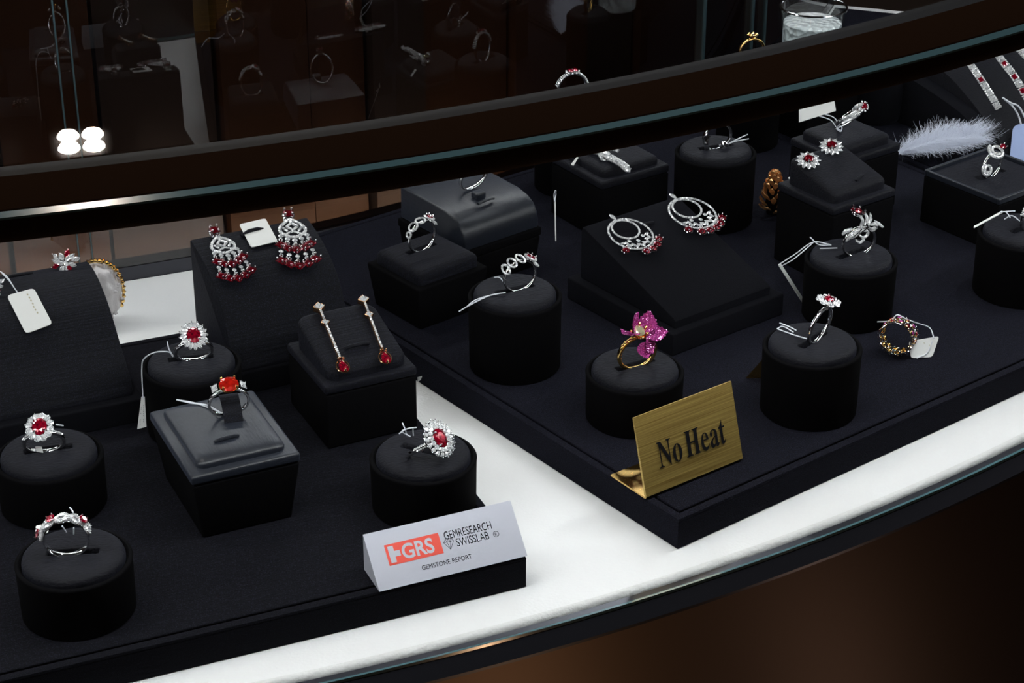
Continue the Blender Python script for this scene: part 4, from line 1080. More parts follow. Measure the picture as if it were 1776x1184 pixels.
# gold drop earrings
bbm = BB['o'].matrix_world; bbi = bbm.inverted()
def fBB(x, y):
    p = bbi @ Vector((x, y, 0)); 
    if -.001 < p.x < .049 and -.002 < p.y < .054: return ZP + .035 + .009 + .24 * (p.y - .026) + .0023
    return -9
def drop(label, ptop, pmid, pbot):
    a, b = on(*ptop, fBB), on(*pbot, fBB); x, y, z = slope_frame(a, b, 26); L = (a - b).length; k = L / 33
    t = thing('drop_earring', label, 'earring', frame(a + z * .0003, x, y, z), 'gold drop earrings')
    def P3(X, Y, Z=0): return Vector((X * k, Y * k, Z * k))
    au = MB(); st = MB(); rn = random.Random(1)
    gem('square_diamond', sh_square, T(*P3(0, 0, 2.3)) @ RZ(pi / 4), 'diamond', t, 1.55 * k, 1.55 * k, .8 * k)
    au.add(g_box(-1.55 * k, 1.55 * k, -1.55 * k, 1.55 * k, .2 * k, 2.35 * k, .2 * k), RZ(pi / 4))
    fz = T(*P3(0, -8.2, 2.0)) ; gem('square_diamond', sh_square, fz @ RZ(pi / 4), 'diamond', t, 1.15 * k, 1.15 * k, .7 * k)
    au.add(g_box(-1.2 * k, 1.2 * k, -1.2 * k, 1.2 * k, -1.6 * k, .05 * k, .2 * k), fz @ RZ(pi / 4))
    for p0, p1 in (((0, -1.4, 1.3), (0, -7.2, 1.3)), ((0, -9.3, 1.3), (0, -27.2, 1.3))):
        au.add(g_tube([P3(*p0), P3(*p1)], .62 * k, 8)); pave(st, [P3(p0[0], p0[1] - .5, 1.95), P3(p1[0], p1[1] + .3, 1.95)], .5 * k, I4, 1.9, rn)
    st.build('pave_line', M['pave'], t, smooth=False)
    mq = T(*P3(0, -31, 1.6)) @ RZ(pi / 2); gem('pear_ruby', sh_pear, mq, 'ruby', t, 3.2 * k, 2.2 * k, 1.8 * k)
    au.add(g_tube([mq @ Vector((3.0 * k * cos(2 * pi * i / 24), 2.1 * k * sin(2 * pi * i / 24), -.5 * k)) for i in range(24)], .3 * k, 6, closed=True))
    for X, Y in ((-.9, -28.3), (.9, -28.3), (0, -34.2)): au.add(g_sphere(.5 * k, 8, 5, P3(X, Y, 2.2)))
    au.build('gold_setting', M['rose'], t)
drop('left gold drop earring with a pear ruby, on the middle square stand', (553, 540), None, (597, 647))
drop('right gold drop earring with a pear ruby, on the middle square stand', (630, 527), None, (670, 632))
slit_bar(BB, .0235, .0165, .035 + .0094, 0, .013)
# cluster flower earrings on the left slope
def cluster(label, pc, fn, uang, s=1.0, roll=0):
    c = on(*pc, fn); c2 = on(pc[0] + 2, pc[1] + 14, fn); x, y, z = slope_frame(c, c2, uang); z = (z + Vector((0, -1.7, .2))).normalized(); x = y.cross(z).normalized(); y = z.cross(x)
    t = thing('cluster_earring', label, 'earring', frame(c + z * .0030 + Vector((0, 0, .0012)), x, y, z) @ RZ(radians(roll)) @ SCL(s), 'cluster flower earrings')
    st = MB()
    for i, (a, r, L, Wd, ruby) in enumerate(((95, 3.6, 2.3, 1.3, 0), (55, 5.0, 2.3, 1.3, 1), (22, 4.2, 2.2, 1.2, 0), (-5, 5.4, 2.2, 1.2, 0), (-38, 3.6, 2.1, 1.2, 0), (-75, 3.2, 1.6, 1.3, 1), (-100, 5.4, 2.4, 1.3, 0), (-140, 3.6, 2.0, 1.2, 0), (172, 4.8, 2.0, 1.2, 1), (138, 4.4, 2.3, 1.4, 0), (118, 6.2, 1.5, 1.0, 0), (35, 2.2, 1.8, 1.1, 0), (160, 1.8, 1.8, 1.1, 0), (-70, 1.2, 1.6, 1.1, 0), (-110, 2.6, 1.6, 1.1, 0))):
        q = radians(a); mq = T(r * cos(q) * MM, r * sin(q) * MM, (1.6 - r * .22) * MM) @ RZ(q) @ RY(radians(10 + r * 2))
        gem('ruby' if ruby else 'diamond', sh_marquise, mq, 'ruby' if ruby else 'diamond', t, L * 1.05 * MM, Wd * 1.05 * MM, 1.1 * MM)
        st.add(g_sphere(.0003, 6, 4, ((r + L) * cos(q) * MM, (r + L) * sin(q) * MM, .0010)))
        st.add(g_tube([(0, 0, -.0008), (r * cos(q) * MM, r * sin(q) * MM, 0)], .0004, 5))
    st.add(g_tube([(0, 0, -.0026), (0, 0, .0005)], .0006, 6)); st.build('setting', M['silver'], t)
cluster('white and red cluster flower earring on top of the left slope', (116, 462), fWB, 24, 1.08)
cluster('cluster flower earring cut off by the left edge, tied to a white tag', (-8, 502), fWB, 24, .86, 20)
slit_bar(WB, .0315, .0765, .0528, 0, .013)
# ruby flower studs on block F
bfi = BF['o'].matrix_world.inverted()
def fBF(x, y):
    p = bfi @ Vector((x, y, 0))
    if -.001 < p.x < .05 and -.001 < p.y < .048: return ZP + .0485 + .009 + .25 * (p.y - .023) + .0028
    return -9
def flower_stud(label, pc, nx=(0, 0)):
    c = on(*pc, fBF); z = Vector((nx[0], -.45, 1)).normalized(); x = Vector((1, 0, 0)); y = z.cross(x).normalized(); x = y.cross(z)
    t = thing('flower_stud_earring', label, 'earring', frame(c + z * .0030, x, y, z), 'ruby flower stud earrings')
    st = MB(); gem('ruby', sh_round, T(0, 0, .0010), 'ruby_dark', t, .0028, .0026, .0020); prongs(st, .0012, .0028, .0026, 4, 0, .0004, .0020)
    for i in range(12):
        q = 2 * pi * i / 12; gem('marquise_diamond', sh_marquise, T(.0050 * cos(q), .0047 * sin(q), -.0006) @ RZ(q) @ RY(radians(14)), 'diamond', t, .0024, .00135, .0012)
        st.add(g_sphere(.0003, 6, 4, (.0074 * cos(q), .0070 * sin(q), -.0010)))
        st.add(g_tube([(.001 * cos(q), .001 * sin(q), -.0020), (.006 * cos(q), .006 * sin(q), -.0012)], .0004, 5))
    st.add(g_tube([(0, 0, -.0034), (0, 0, -.001)], .0006, 6)); st.build('setting', M['silver'], t)
flower_stud('left ruby flower stud earring, nearer the gilded pine cone', (1401, 282))
flower_stud('right ruby flower stud earring, just under the curled ruby ring', (1441, 258))
slit_bar(BF, .029, .010, .0485 + .0078, 20, .010)
# figure brooch on block E
def figure():
    h0 = at(1036, 262, BE['top']); h1 = at(1086, 303, BE['top']); dv = (h0 - h1).normalized(); mid = h0.lerp(h1, .5); mm = T(mid.x, mid.y, BE['top'] + .0020) @ RZ(atan2(-dv.x, dv.y)) @ T(0, .004, 0)
    t = thing('figure_brooch', 'diamond figure brooch with long legs, hanging under the brown frame behind the hoops', 'brooch', mm)
    mb = MB(); rn = random.Random(12)
    def limb(p, r, rr=.0007):
        path = bez(p, 6); mb.add(g_tube(path, r, 8)); 
        for o in (-.6, .6): pave(mb, [q + Vector((0, 0, (r if not isinstance(r, list) else r[0]) * .7)) + Vector((o * .001, 0, 0)) for q in path], rr * .8, I4, 1.8, rn)
    limb([(-.006, .014, 0), (-.003, .010, .001), (-.001, .004, .001), (0, -.001, 0)], .0024)
    limb([(-.001, -.001, 0), (.0010, -.010, .0), (.0012, -.019, 0)], .0013)
    limb([(.002, 0, 0), (.0035, -.010, .0), (.0038, -.019, 0)], .0011)
    limb([(.0012, -.019, 0), (.001, -.022, 0), (.003, -.023, 0)], .0012)
    limb([(.0005, .008, .001), (.006, .008, .001), (.008, .004, .001)], .0008)
    limb([(-.004, .004, 0), (-.005, -.001, 0)], .0009)
    mb.build('pave_body', M['pave'], t, smooth=False)
    gem('yellow_diamond', sh_round, T(-.001, .012, .0035), 'ice', t, .0032, .0028, .002)
    gem('diamond', sh_pear, T(-.005, -.0035, .0006) @ RZ(pi / 2), 'diamond', t, .0018, .0013, .001)
    st = MB(); st.add(g_sphere(.0022, 12, 8, (-.0055, .0185, .0015))); st.add(g_tube([(-.0055, .0165, .001), (-.005, .014, .001)], .001, 8)); st.build('head', M['silver'], t)
figure()

# ================================================================== SIGNS, TAGS AND DRESSING
# lab report sign: frosted wedge block
gs = frame_z(*at(913, 964, ZP).xy, 23.1)   # origin: its lower right corner
def lab_sign():
    w = .0712; d = .0193; z0 = ZP + .0003
    m = T(*at(658, 1027, ZP).xy, z0) @ RZ(radians(23.7))
    t = thing('lab_report_sign', 'frosted white acrylic block sign with a red and black lab logo, on the tray corner', 'sign', m)
    tt = t; t = MB().add(g_extrude_x([(0, 0), (.0192, .0184), (.0193, 0)], 0, w, 0)).build('block', M['frost'], t, smooth=False)
    sl = atan2(.0184, .0192); L = hypot(.0184, .0192)
    f = RX(sl) @ T(0, 0, .00002)                 # face plane: x along, y up the slope
    face = Matrix.Identity(4) @ RX(sl)
    Z = lambda x, y: face @ T(x, y, .00004)
    # red plate with knocked out cross
    x0, x1, y0, y1 = .0078, .0336, .0101, .0197
    cx0, cy0 = x0 + .0012, y0 + .0009; ch = y1 - y0 - .0018; a = ch / 3
    flat_shape([[(x0, y0), (x1, y0), (x1, y1), (x0, y1)]], 'logo_plate', 'red_ink', t, Z(0, 0), .00004)
    hb = (y0 + y1) / 2
    flat_shape([[(cx0, y0 + .0010), (cx0 + .0026, y0 + .0010), (cx0 + .0026, hb - .0013), (cx0 + .0052, hb - .0013), (cx0 + .0052, hb + .0013), (cx0 + .0026, hb + .0013), (cx0 + .0026, y1 - .0010), (cx0, y1 - .0010)]], 'logo_cross', 'frost', t, Z(0, 0), .00012)
    text('GRS', .0094, 'logo_letters', 'frost', t, Z(x0 + .0070, y0 + .0016), .90, bold=.00022)
    text('GEMRESEARCH', .0053, 'lettering', 'ink', t, Z(.0357, .0158), .65)
    text('SWISSLAB', .0053, 'lettering', 'ink', t, Z(.0405, .0115), .68)
    n = 24; cx, cy = .0598, .0130
    flat_shape([[(cx + .0014 * cos(2 * pi * i / n), cy + .0014 * sin(2 * pi * i / n)) for i in range(n)], [(cx + .0012 * cos(2 * pi * i / n), cy + .0012 * sin(2 * pi * i / n)) for i in range(n)]], 'registered_mark', 'ink', t, Z(0, 0))
    text('R', .0022, 'registered_mark', 'ink', t, Z(cx - .0007, cy - .0008), .9)
    text('GEMSTONE REPORT', .0030, 'lettering', 'ink', t, Z(.0217, .0048), .88)
    # little brilliant
    gx, gy = .0348, .0110; g = []
    def line(p, q, w=.00016):
        p, q = Vector((*p, 0)), Vector((*q, 0)); d = (q - p).normalized(); nn = Vector((-d.y, d.x, 0)) * w / 2
        return [tuple((p + nn).xy), tuple((q + nn).xy), tuple((q - nn).xy), tuple((p - nn).xy)]
    pts = {'a': (0, .0036), 'b': (.0012, .0049), 'c': (.0036, .0049), 'd': (.0048, .0036), 'e': (.0024, 0), 'f': (.0016, .0036), 'g': (.0032, .0036), 'h': (.0024, .0049)}
    mb = MB()
    for s in ('ab', 'bc', 'cd', 'de', 'ea', 'ad', 'fe', 'ge', 'bf', 'fh', 'hg', 'gc'):
        q = line([gx + pts[s[0]][0], gy + pts[s[0]][1]], [gx + pts[s[1]][0], gy + pts[s[1]][1]]); b = len(mb.v); mb.v += [(x, y, .0001) for x, y in q]; mb.f.append((b, b + 1, b + 2, b + 3))
    mb.build('gem_emblem', M['ink'], t, Z(0, 0), smooth=False)
lab_sign()

# brass sign
GL = {
'N': (722, [[(20, 676), (215, 676), (555, 235), (555, 560), (545, 625), (510, 650), (470, 657), (470, 676), (705, 676), (705, 657), (655, 648), (620, 610), (612, 560), (612, -18), (590, -18), (165, 530), (165, 125), (180, 50), (215, 25), (265, 19), (265, 0), (18, 0), (18, 19), (75, 28), (105, 60), (112, 120), (112, 590), (85, 632), (50, 652), (20, 657)]]),
'H': (778, [[(20, 676), (370, 676), (370, 657), (310, 648), (285, 620), (280, 580), (280, 370), (500, 370), (500, 580), (494, 620), (470, 648), (410, 657), (410, 676), (760, 676), (760, 657), (700, 648), (672, 620), (666, 580), (666, 96), (672, 56), (700, 28), (760, 19), (760, 0), (410, 0), (410, 19), (470, 28), (494, 56), (500, 96), (500, 325), (280, 325), (280, 96), (285, 56), (310, 28), (370, 19), (370, 0), (20, 0), (20, 19), (80, 28), (106, 56), (112, 96), (112, 580), (106, 620), (80, 648), (20, 657)]]),
'o': (500, [[(250 + 228 * cos(2 * pi * i / 36), 229 + 243 * sin(2 * pi * i / 36)) for i in range(36)], [(250 + 88 * cos(2 * pi * i / 36), 229 + 212 * sin(2 * pi * i / 36)) for i in range(36)]]),
'e': (444, [[(415, 255), (150, 255), (156, 180), (178, 125), (215, 88), (268, 74), (320, 84), (362, 110), (400, 152), (422, 136), (395, 80), (350, 32), (290, -2), (225, -14), (150, -2), (85, 45), (42, 120), (25, 215), (40, 315), (85, 400), (150, 452), (235, 473), (315, 455), (370, 405), (402, 335)], [(152, 290), (292, 290), (290, 350), (275, 405), (250, 435), (222, 442), (195, 430), (170, 395), (156, 345)]]),
'a': (500, [[(478, 66), (460, 30), (430, 0), (385, -14), (335, -5), (305, 25), (295, 60), (250, 20), (200, -6), (145, -14), (85, 4), (42, 45), (28, 100), (42, 150), (85, 195), (160, 235), (290, 285), (290, 350), (278, 405), (250, 435), (215, 442), (180, 430), (162, 405), (175, 375), (185, 345), (165, 310), (120, 292), (75, 305), (50, 340), (62, 390), (110, 440), (175, 466), (245, 473), (330, 458), (390, 415), (418, 350), (420, 290), (420, 110), (426, 80), (440, 68), (455, 76), (465, 88)], [(290, 250), (290, 110), (262, 78), (225, 60), (190, 68), (168, 95), (160, 130), (175, 175), (220, 220)]]),
't': (333, [[(20, 415), (20, 440), (75, 480), (125, 530), (165, 585), (190, 630), (208, 630), (208, 461), (318, 461), (318, 415), (208, 415), (208, 130), (214, 85), (235, 68), (262, 78), (295, 115), (316, 100), (290, 45), (245, 4), (190, -12), (130, -4), (88, 32), (76, 90), (76, 415)]]),
}
def brass_sign():
    BLp = at(1121, 868, ZP); BRp = at(1288, 800, ZP); d = (BRp - BLp); w = d.length; ang = atan2(d.y, d.x)
    m = T(BLp.x, BLp.y, ZP + .0004) @ RZ(ang)
    t = thing('brass_sign', 'bent brushed brass sign reading No Heat, on the corner of the right tray', 'sign', m)
    lean = .0113; h = .0392; th = .0008
    n = Vector((0, h, -lean)).normalized()
    prof = [(0, .0010), (.0012, 0), (.0270, 0), (.0270, th), (.0016, th), (lean + th, h), (lean, h + .0001)]
    o = MB().add(g_extrude_x([(0, .0014), (lean, h), (lean + th, h - .0002), (.0016, .0016)], 0, w, 0)).build('plate', M['brass'], t, smooth=False)
    o['label'] = 'brushed brass upright plate'
    MB().add(g_extrude_x([(.0003, .0013), (.0006, .0004), (.0014, 0), (.0270, 0), (.0270, th), (.0018, th), (.0014, .0015)], .0001, w - .0001, 0)).build('foot', M['brass_plain'], t, smooth=False)
    face = RX(atan2(h - .0014, lean))
    k = .0119 / 676 * 1.0; x = 0; S_ = .0168 / 1000
    tot = 722 + 500 + 180 + 778 + 444 + 500 + 333; sc = .0425 / tot; sy = .0128 / 676
    x0 = .0100
    for ch in 'No Heat':
        if ch == ' ': x0 += 150 * sc; continue
        wd, sp = GL[ch]
        flat_shape([[(x0 + a * sc, b * sy) for a, b in s] for s in sp], 'letter', 'ink', o, face @ T(0, .0125, .0008), .0001)
        x0 += wd * sc
brass_sign()

# ------------------------------------------------------------------ price tags and threads
def A(px, py, z): return at(px, py, z)
z_off = Vector((0, 0, 0))
def onw(px, py, fn, up=.0006): p = on(px, py, fn); return p + Vector((0, -.0003, up))
price_tag('blank sided white tag with faint writing, lying on the left slope', [onw(13, 521, fWB, .0030), onw(60, 508, fWB, .0030), onw(92, 567, fWB, .0020), onw(46, 584, fWB, .0020)],
          [[onw(2, 482, fWB, .004), onw(14, 489, fWB, .003), onw(26, 505, fWB, .002), onw(36, 517, fWB, .0015)], [onw(2, 482, fWB, .004), onw(17, 495, fWB, .003), onw(28, 508, fWB, .002), onw(36, 518, fWB, .0015)]], rnd=.16, lines=[(.72, .1, .72, .85)])
LL, LR = onw(436, 433, fWA, .0016), onw(482, 422, fWA, .0016); ML, MR = onw(425.5, 413, fWA, .0016), onw(471, 403, fWA, .0016)
ta = [LL + (ML - LL) * 2.0, LR + (ML - LL) * 2.0, LR, LL]
tga = price_tag('square white tag held by a cloth strip on the slope between the chandelier earrings', ta, [], rnd=.1)
MB().add(g_tube([WAm.inverted() @ onw(419, 411, fWA, .0006), WAm.inverted() @ onw(432, 407, fWA, .0022), WAm.inverted() @ onw(447, 403, fWA, .0022), WAm.inverted() @ onw(459, 400, fWA, .0006)], .0011, 8)).build('slit_bar', M['streak'], WA)
# hanging tag of the snowflake ring
c = S['C']; hx = Vector((c['x'] - c['R'] - .0012, c['y'] - .004, 0))
def hp(px, py, dy=0): 
    d = ray(px, py); yy = c['y'] - .010 + dy; t_ = yy / d.y; return Vector((0, 0, CAM_H)) + d * t_
price_tag('long narrow white tag hanging on the left side of a round stand', [hp(245, 688), hp(251, 688), hp(254, 740), hp(238, 744)],
          [[hp(300, 618, -.002), hp(292, 610, -.004), hp(268, 611, -.006), hp(250, 622, -.004), hp(246, 640), hp(248, 690)], [hp(290, 592, -.002), hp(293, 605, -.003), hp(300, 617, -.002)]], lines=[(.3, .3, .3, .9), (.7, .25, .7, .85)], ink='ink')
# loose threads on stands
def threads(label, *paths, group='loose tag threads'):
    o0 = paths[0][0]; t = thing('tag_thread', label, 'thread', T(*o0), group)
    for p in paths: string([q - o0 for q in p], t)
def sp(st, px, py, up=.0006): return at(px, py, st['z'] + up)
E_ = S['E']
threads('white thread hanging over the rim of the tall stand left of the hoop slope', [sp(E_, 877, 507, .002), sp(E_, 850, 512), sp(E_, 825, 520, .001), sp(E_, 811, 530, -.001)], [sp(E_, 877, 507, .002), sp(E_, 848, 513), sp(E_, 820, 526, 0), sp(E_, 796, 540, -.004)], [sp(E_, 873, 488, .0025), sp(E_, 866, 481, .002), sp(E_, 857, 481, .001)])
zt = BA['top'] + .0006
threads('white thread lying on the satin stand beside the three stone ring', [at(384, 716, zt + .002), at(360, 706, zt), at(335, 698, zt), at(306, 693, zt + .001)], [at(384, 716, zt + .002), at(358, 702, zt), at(332, 699, zt), at(306, 693, zt + .001)])
D_ = S['D']
threads('knot of white thread behind the double halo ring', [sp(D_, 722, 741, .010), sp(D_, 705, 744, .008), sp(D_, 692, 752, .006)], [sp(D_, 708, 743, .008), sp(D_, 697, 748, .006), sp(D_, 712, 757, .003)], [sp(D_, 702, 743, .008), sp(D_, 706, 755, .003)], [sp(D_, 716, 742, .009), sp(D_, 717, 755, .004)], [sp(D_, 698, 733, .010), sp(D_, 702, 743, .008)])
G_ = S['G']
threads('crossed white thread on the round stand under the petal ring', [sp(G_, 1402, 588, .002), sp(G_, 1375, 580), sp(G_, 1348, 570, .001)], [sp(G_, 1348, 570, .001), sp(G_, 1358, 566), sp(G_, 1376, 576)], [sp(G_, 1352, 560, .002), sp(G_, 1368, 566, .001), sp(G_, 1381, 573)])
H_ = S['H']
th_ = Vector((0, 0, 0))
price_tag('white edge-on tag on a thread, left of the stand with the leafy ring', [at(1350, 459, .046), at(1354, 456, .046), at(1395, 520, .018), at(1393, 526, .018)],
          [[sp(H_, 1442, 425, .0015), sp(H_, 1420, 424, .001), sp(H_, 1405, 411, .003)], [sp(H_, 1452, 430, .001), sp(H_, 1422, 431, .001)], [sp(H_, 1440, 424, .002), sp(H_, 1410, 420, .002), at(1380, 440, .05), at(1352, 458, .046)], [sp(H_, 1410, 421, .002), at(1378, 448, .05), at(1356, 461, .045)]])
J_ = S['J']
price_tag('edge-on tag and knotted thread over the stand cut off by the right edge', [at(1689, 395, .056), at(1689, 392, .056), at(1738, 365, .062), at(1739, 368, .062)],
          [[sp(J_, 1770, 384, .002), sp(J_, 1755, 374, .004), sp(J_, 1742, 380, .002)], [sp(J_, 1752, 377, .004), sp(J_, 1745, 368, .005), at(1735, 367, .0625)], [sp(J_, 1760, 366, .006), at(1742, 367, .063), at(1734, 368, .062)]])
price_tag('white pointed tag slipped under the cushion beside the pine cone', [at(1366, 308, .0655), at(1382, 302, .0655), at(1412, 328, .0662), at(1398, 326, .0655)], rnd=.05)
gz = BG['top'] + .001
tg = price_tag('white square tag on a looped thread beside the curled ruby ring', [at(1386, 182, gz + .008), at(1446, 168, gz + .008), at(1450, 192, gz + .0006), at(1386, 212, gz + .0006)],
          [[at(1416, 200, gz), at(1440, 208, gz), at(1452, 222, gz), at(1460, 227, gz)], [at(1420, 196, gz), at(1445, 203, gz + .001), at(1455, 216, gz)], [at(1452, 222, gz), at(1460, 220, gz), at(1458, 228, gz), at(1450, 223, gz)]], rnd=.03)
# tag of the eternity ring
price_tag('cream tag lying on the felt behind the eternity ring', [at(1577, 592, ZP + .010), at(1629, 583, ZP + .008), at(1617, 619, ZP + .0008), at(1580, 621, ZP + .0008)],
          [[at(1620, 586, ZP + .010), at(1612, 568, ZP + .011), at(1590, 560, ZP + .016), at(1572, 553, ZP + .021), at(1556, 546, ZP + .0235), at(1545, 556, ZP + .019), at(1522, 558, ZP + .013)], [at(1617, 592, ZP + .0085), at(1608, 612, ZP + .003), at(1590, 621, ZP + .001)]], lines=[(.55, .2, .55, .7), (.75, .2, .72, .7)], ink='ink_faint')
# tag behind stand G, white tag tip behind block B, tag behind ring B, upright tag by block E
price_tag('brass coloured tag leaning behind the round stand right of the brass sign', [at(1293, 656, ZP + .0006), at(1322, 624, ZP + .011), at(1345, 630, ZP + .011), at(1340, 656, ZP + .0006)], mt='brass_plain', rnd=.08)
price_tag('tip of a white tag sticking out behind the middle square stand', [at(724, 654, .042), at(731, 652, .044), at(729, 658, .041), at(724, 662, .040)], rnd=.05)
B_ = S['B']
price_tag('white tag leaning behind the band of three rubies', [at(62, 911, B_['z'] + .0010), at(84, 908, B_['z'] + .0006), at(84, 922, B_['z'] + .0002), at(61, 932, B_['z'] + .0002)],
          [[at(127, 889, B_['z'] + .022), at(124, 883, B_['z'] + .022), at(121, 880, B_['z'] + .022)], [at(128, 915, B_['z'] + .006), at(128, 926, B_['z'] + .001)], [at(108, 912, B_['z'] + .006), at(115, 923, B_['z'] + .001)]], rnd=.2)
price_tag('thin white tag standing edge-on beside the block with the figure brooch', [at(961, 345, .046), at(964, 345, .046), at(965, 418, .024), at(963, 418, .024)],
          [[at(962, 350, .045), at(961, 338, .048), at(963, 330, .051)], [at(962, 350, .045), at(964, 338, .048), at(964, 330, .051)]])
price_tag('bent silvery tag tip on the block with the figure brooch', [at(990, 285, .0565), at(1001, 271, .0605), at(1003, 273, .0605), at(994, 287, .0565)], rnd=.02)
A_ = S['A']
price_tag('tiny white tag end on the round stand at the left edge', [at(61, 775, A_['z'] + .003), at(72, 775, A_['z'] + .003), at(75, 785, A_['z'] + .0006), at(63, 783, A_['z'] + .0006)], [[at(97, 736, A_['z'] + .010), at(110, 738, A_['z'] + .010)]], rnd=.05)

# ------------------------------------------------------------------ shell with gold bracelet, behind the left slope
def shell():
    p = at(186, 575, .0); t = thing('seashell', 'pale spiny seashell standing on the white leather behind the left slope', 'seashell', T(p.x - .006, p.y + .010, .0002) @ RZ(radians(20)) @ SCL(.84))
    v = []; f = []; nu, nv = 64, 28
    for i in range(nu):
        a = 2 * pi * i / nu
        for j in range(nv + 1):
            b = -pi / 2 + pi * j / nv; r = 1 + .07 * sin(b * 9) + .05 * cos(a * 11) * cos(b)
            v.append((.0165 * r * cos(b) * cos(a), .012 * r * cos(b) * sin(a), .0225 + .0215 * sin(b) * (1 + .03 * cos(a * 5))))
    for i in range(nu):
        for j in range(nv): k = (i + 1) % nu; f.append((i * (nv + 1) + j, k * (nv + 1) + j, k * (nv + 1) + j + 1, i * (nv + 1) + j + 1))
    mb = MB().add((v, f)); rn = random.Random(3)
    for i in range(26):
        a = rn.uniform(-1.4, .9); b = rn.uniform(-1.2, 1.3); p0 = Vector((.0165 * cos(b) * cos(a), .012 * cos(b) * sin(a), .0225 + .0215 * sin(b))); q = p0 + (p0 - Vector((0, 0, .0225))).normalized() * .0022
        mb.add(g_tube([p0 * 1.0, q], [.0014, .0006], 7))
    mb.build('shell_body', M['shell'], t, angle=70)
    b = thing('gold_bracelet', 'yellow gold bead bracelet draped over the seashell behind the left slope', 'bracelet', T(p.x - .006, p.y + .010, .0002) @ RZ(radians(20)) @ SCL(.84))
    g = MB()
    for i in range(30):
        a = radians(-30 + 240 * i / 29); x, z = .0180 * cos(a), .0235 + .0235 * sin(a)
        g.add(g_box(-.0010, .0010, -.0014, .0014, -.0012, .0012, .0004), T(x, -.001, z) @ RY(-a)); g.add(g_sphere(.0007, 6, 4, (x * 1.06, -.001, .0235 + (z - .0235) * 1.06)))
    g.build('links', M['gold'], b)
shell()

# ------------------------------------------------------------------ pine cone
def cone():
    p = at(1340, 372, ZP); t = thing('pine_cone', 'small gilded pine cone between the tall round stand and the flower stud block', 'pine cone', T(p.x, p.y, ZP + .0002))
    MB().add(g_lathe([(0, 0), (.004, .001), (.0050, .008), (.004, .018), (.002, .025), (0, .027)], 16)).build('core', M['drum'], t)
    mb = MB(); n = 58; rn = random.Random(2)
    for i in range(n):
        s = i / n; z = .001 + .0262 * s; R = .0094 * (1 - s) ** .42 * (1 if s > .12 else .75 + 2 * s) + .0012; a = i * 2.399963
        L = .0036 + rn.uniform(-.0004, .0006); tl = radians(-30 - 38 * s + rn.uniform(-10, 10)); mq = RZ(a) @ T(R * .35, 0, z) @ RY(tl)
        v = []; f = []
        for k in range(6):
            q = k / 5; x = R * .7 * q + L * .2 * q; w = .0006 + .0019 * q ** 1.5 if k < 5 else .0012; up = .0012 * q ** 3
            for y, zz in ((-w, -.0002 + up * .6), (0, -.0005 + up), (w, -.0002 + up * .6), (0, .0006 + up)): v.append((x, y, zz))
        for k in range(5):
            for j in range(4): f.append((k * 4 + j, (k + 1) * 4 + j, (k + 1) * 4 + (j + 1) % 4, k * 4 + (j + 1) % 4))
        f += [(0, 1, 2, 3), (23, 22, 21, 20)]
        mb.add((v, f), mq)
    mb.build('scales', M['copper'], t, angle=40)
cone()

# ------------------------------------------------------------------ feather
def feather():
    a = at(1556, 275, ZP + .002); b = at(1700, 250, ZP + .010); d = b - a; L = d.length; x = d.normalized(); z = Vector((0, 0, 1)); y = z.cross(x).normalized(); z = x.cross(y)
    t = thing('feather', 'fluffy white feather lying on the dark felt left of the open ring box', 'feather', frame(a + Vector((0, 0, .003)), x, y, z))
    MB().add(g_tube(bez([(0, 0, 0), (L * .3, .001, .003), (L * .7, 0, .004), (L, -.002, .003)], 8), [.0006] * 8 + [.0005] * 8 + [.0003] * 9, 6)).build('quill', M['feather'], t)
    mb = MB(); rn = random.Random(5)
    for i in range(3000):
        s = rn.random() ** .85; side = rn.choice((-1, 1)); w = (.027 if side < 0 else .034) * (.55 + .45 * sin(pi * s)) * rn.uniform(.35, 1.1); x0 = L * s * .9; zz = .002 * sin(pi * s) + .0005
        g = radians(rn.gauss(42, 20)); dx, dy = cos(g), side * sin(g); j = rn.uniform(-.006, .006)
        p = bez([(x0, 0, zz), (x0 + w * .4 * dx, w * .4 * dy, zz + rn.uniform(0, .003)), (x0 + w * .8 * dx + j * .4, w * .75 * dy, zz + rn.uniform(0, .005)), (x0 + w * dx + j, w * dy + j * .4, zz + rn.uniform(0, .006))], 2)
        n = Vector((-.6, .8 * side, 0)) * rn.uniform(.00010, .00026); bq = len(mb.v)
        for k, q in enumerate(p): e = n * (1 - .8 * k / (len(p) - 1)); mb.v += [tuple(q + e), tuple(q - e)]
        for k in range(len(p) - 1): mb.f.append((bq + 2 * k, bq + 2 * k + 1, bq + 2 * k + 3, bq + 2 * k + 2))
    tag(mb.build('barbs', M['feather'], t, smooth=False), kind='stuff')
feather()

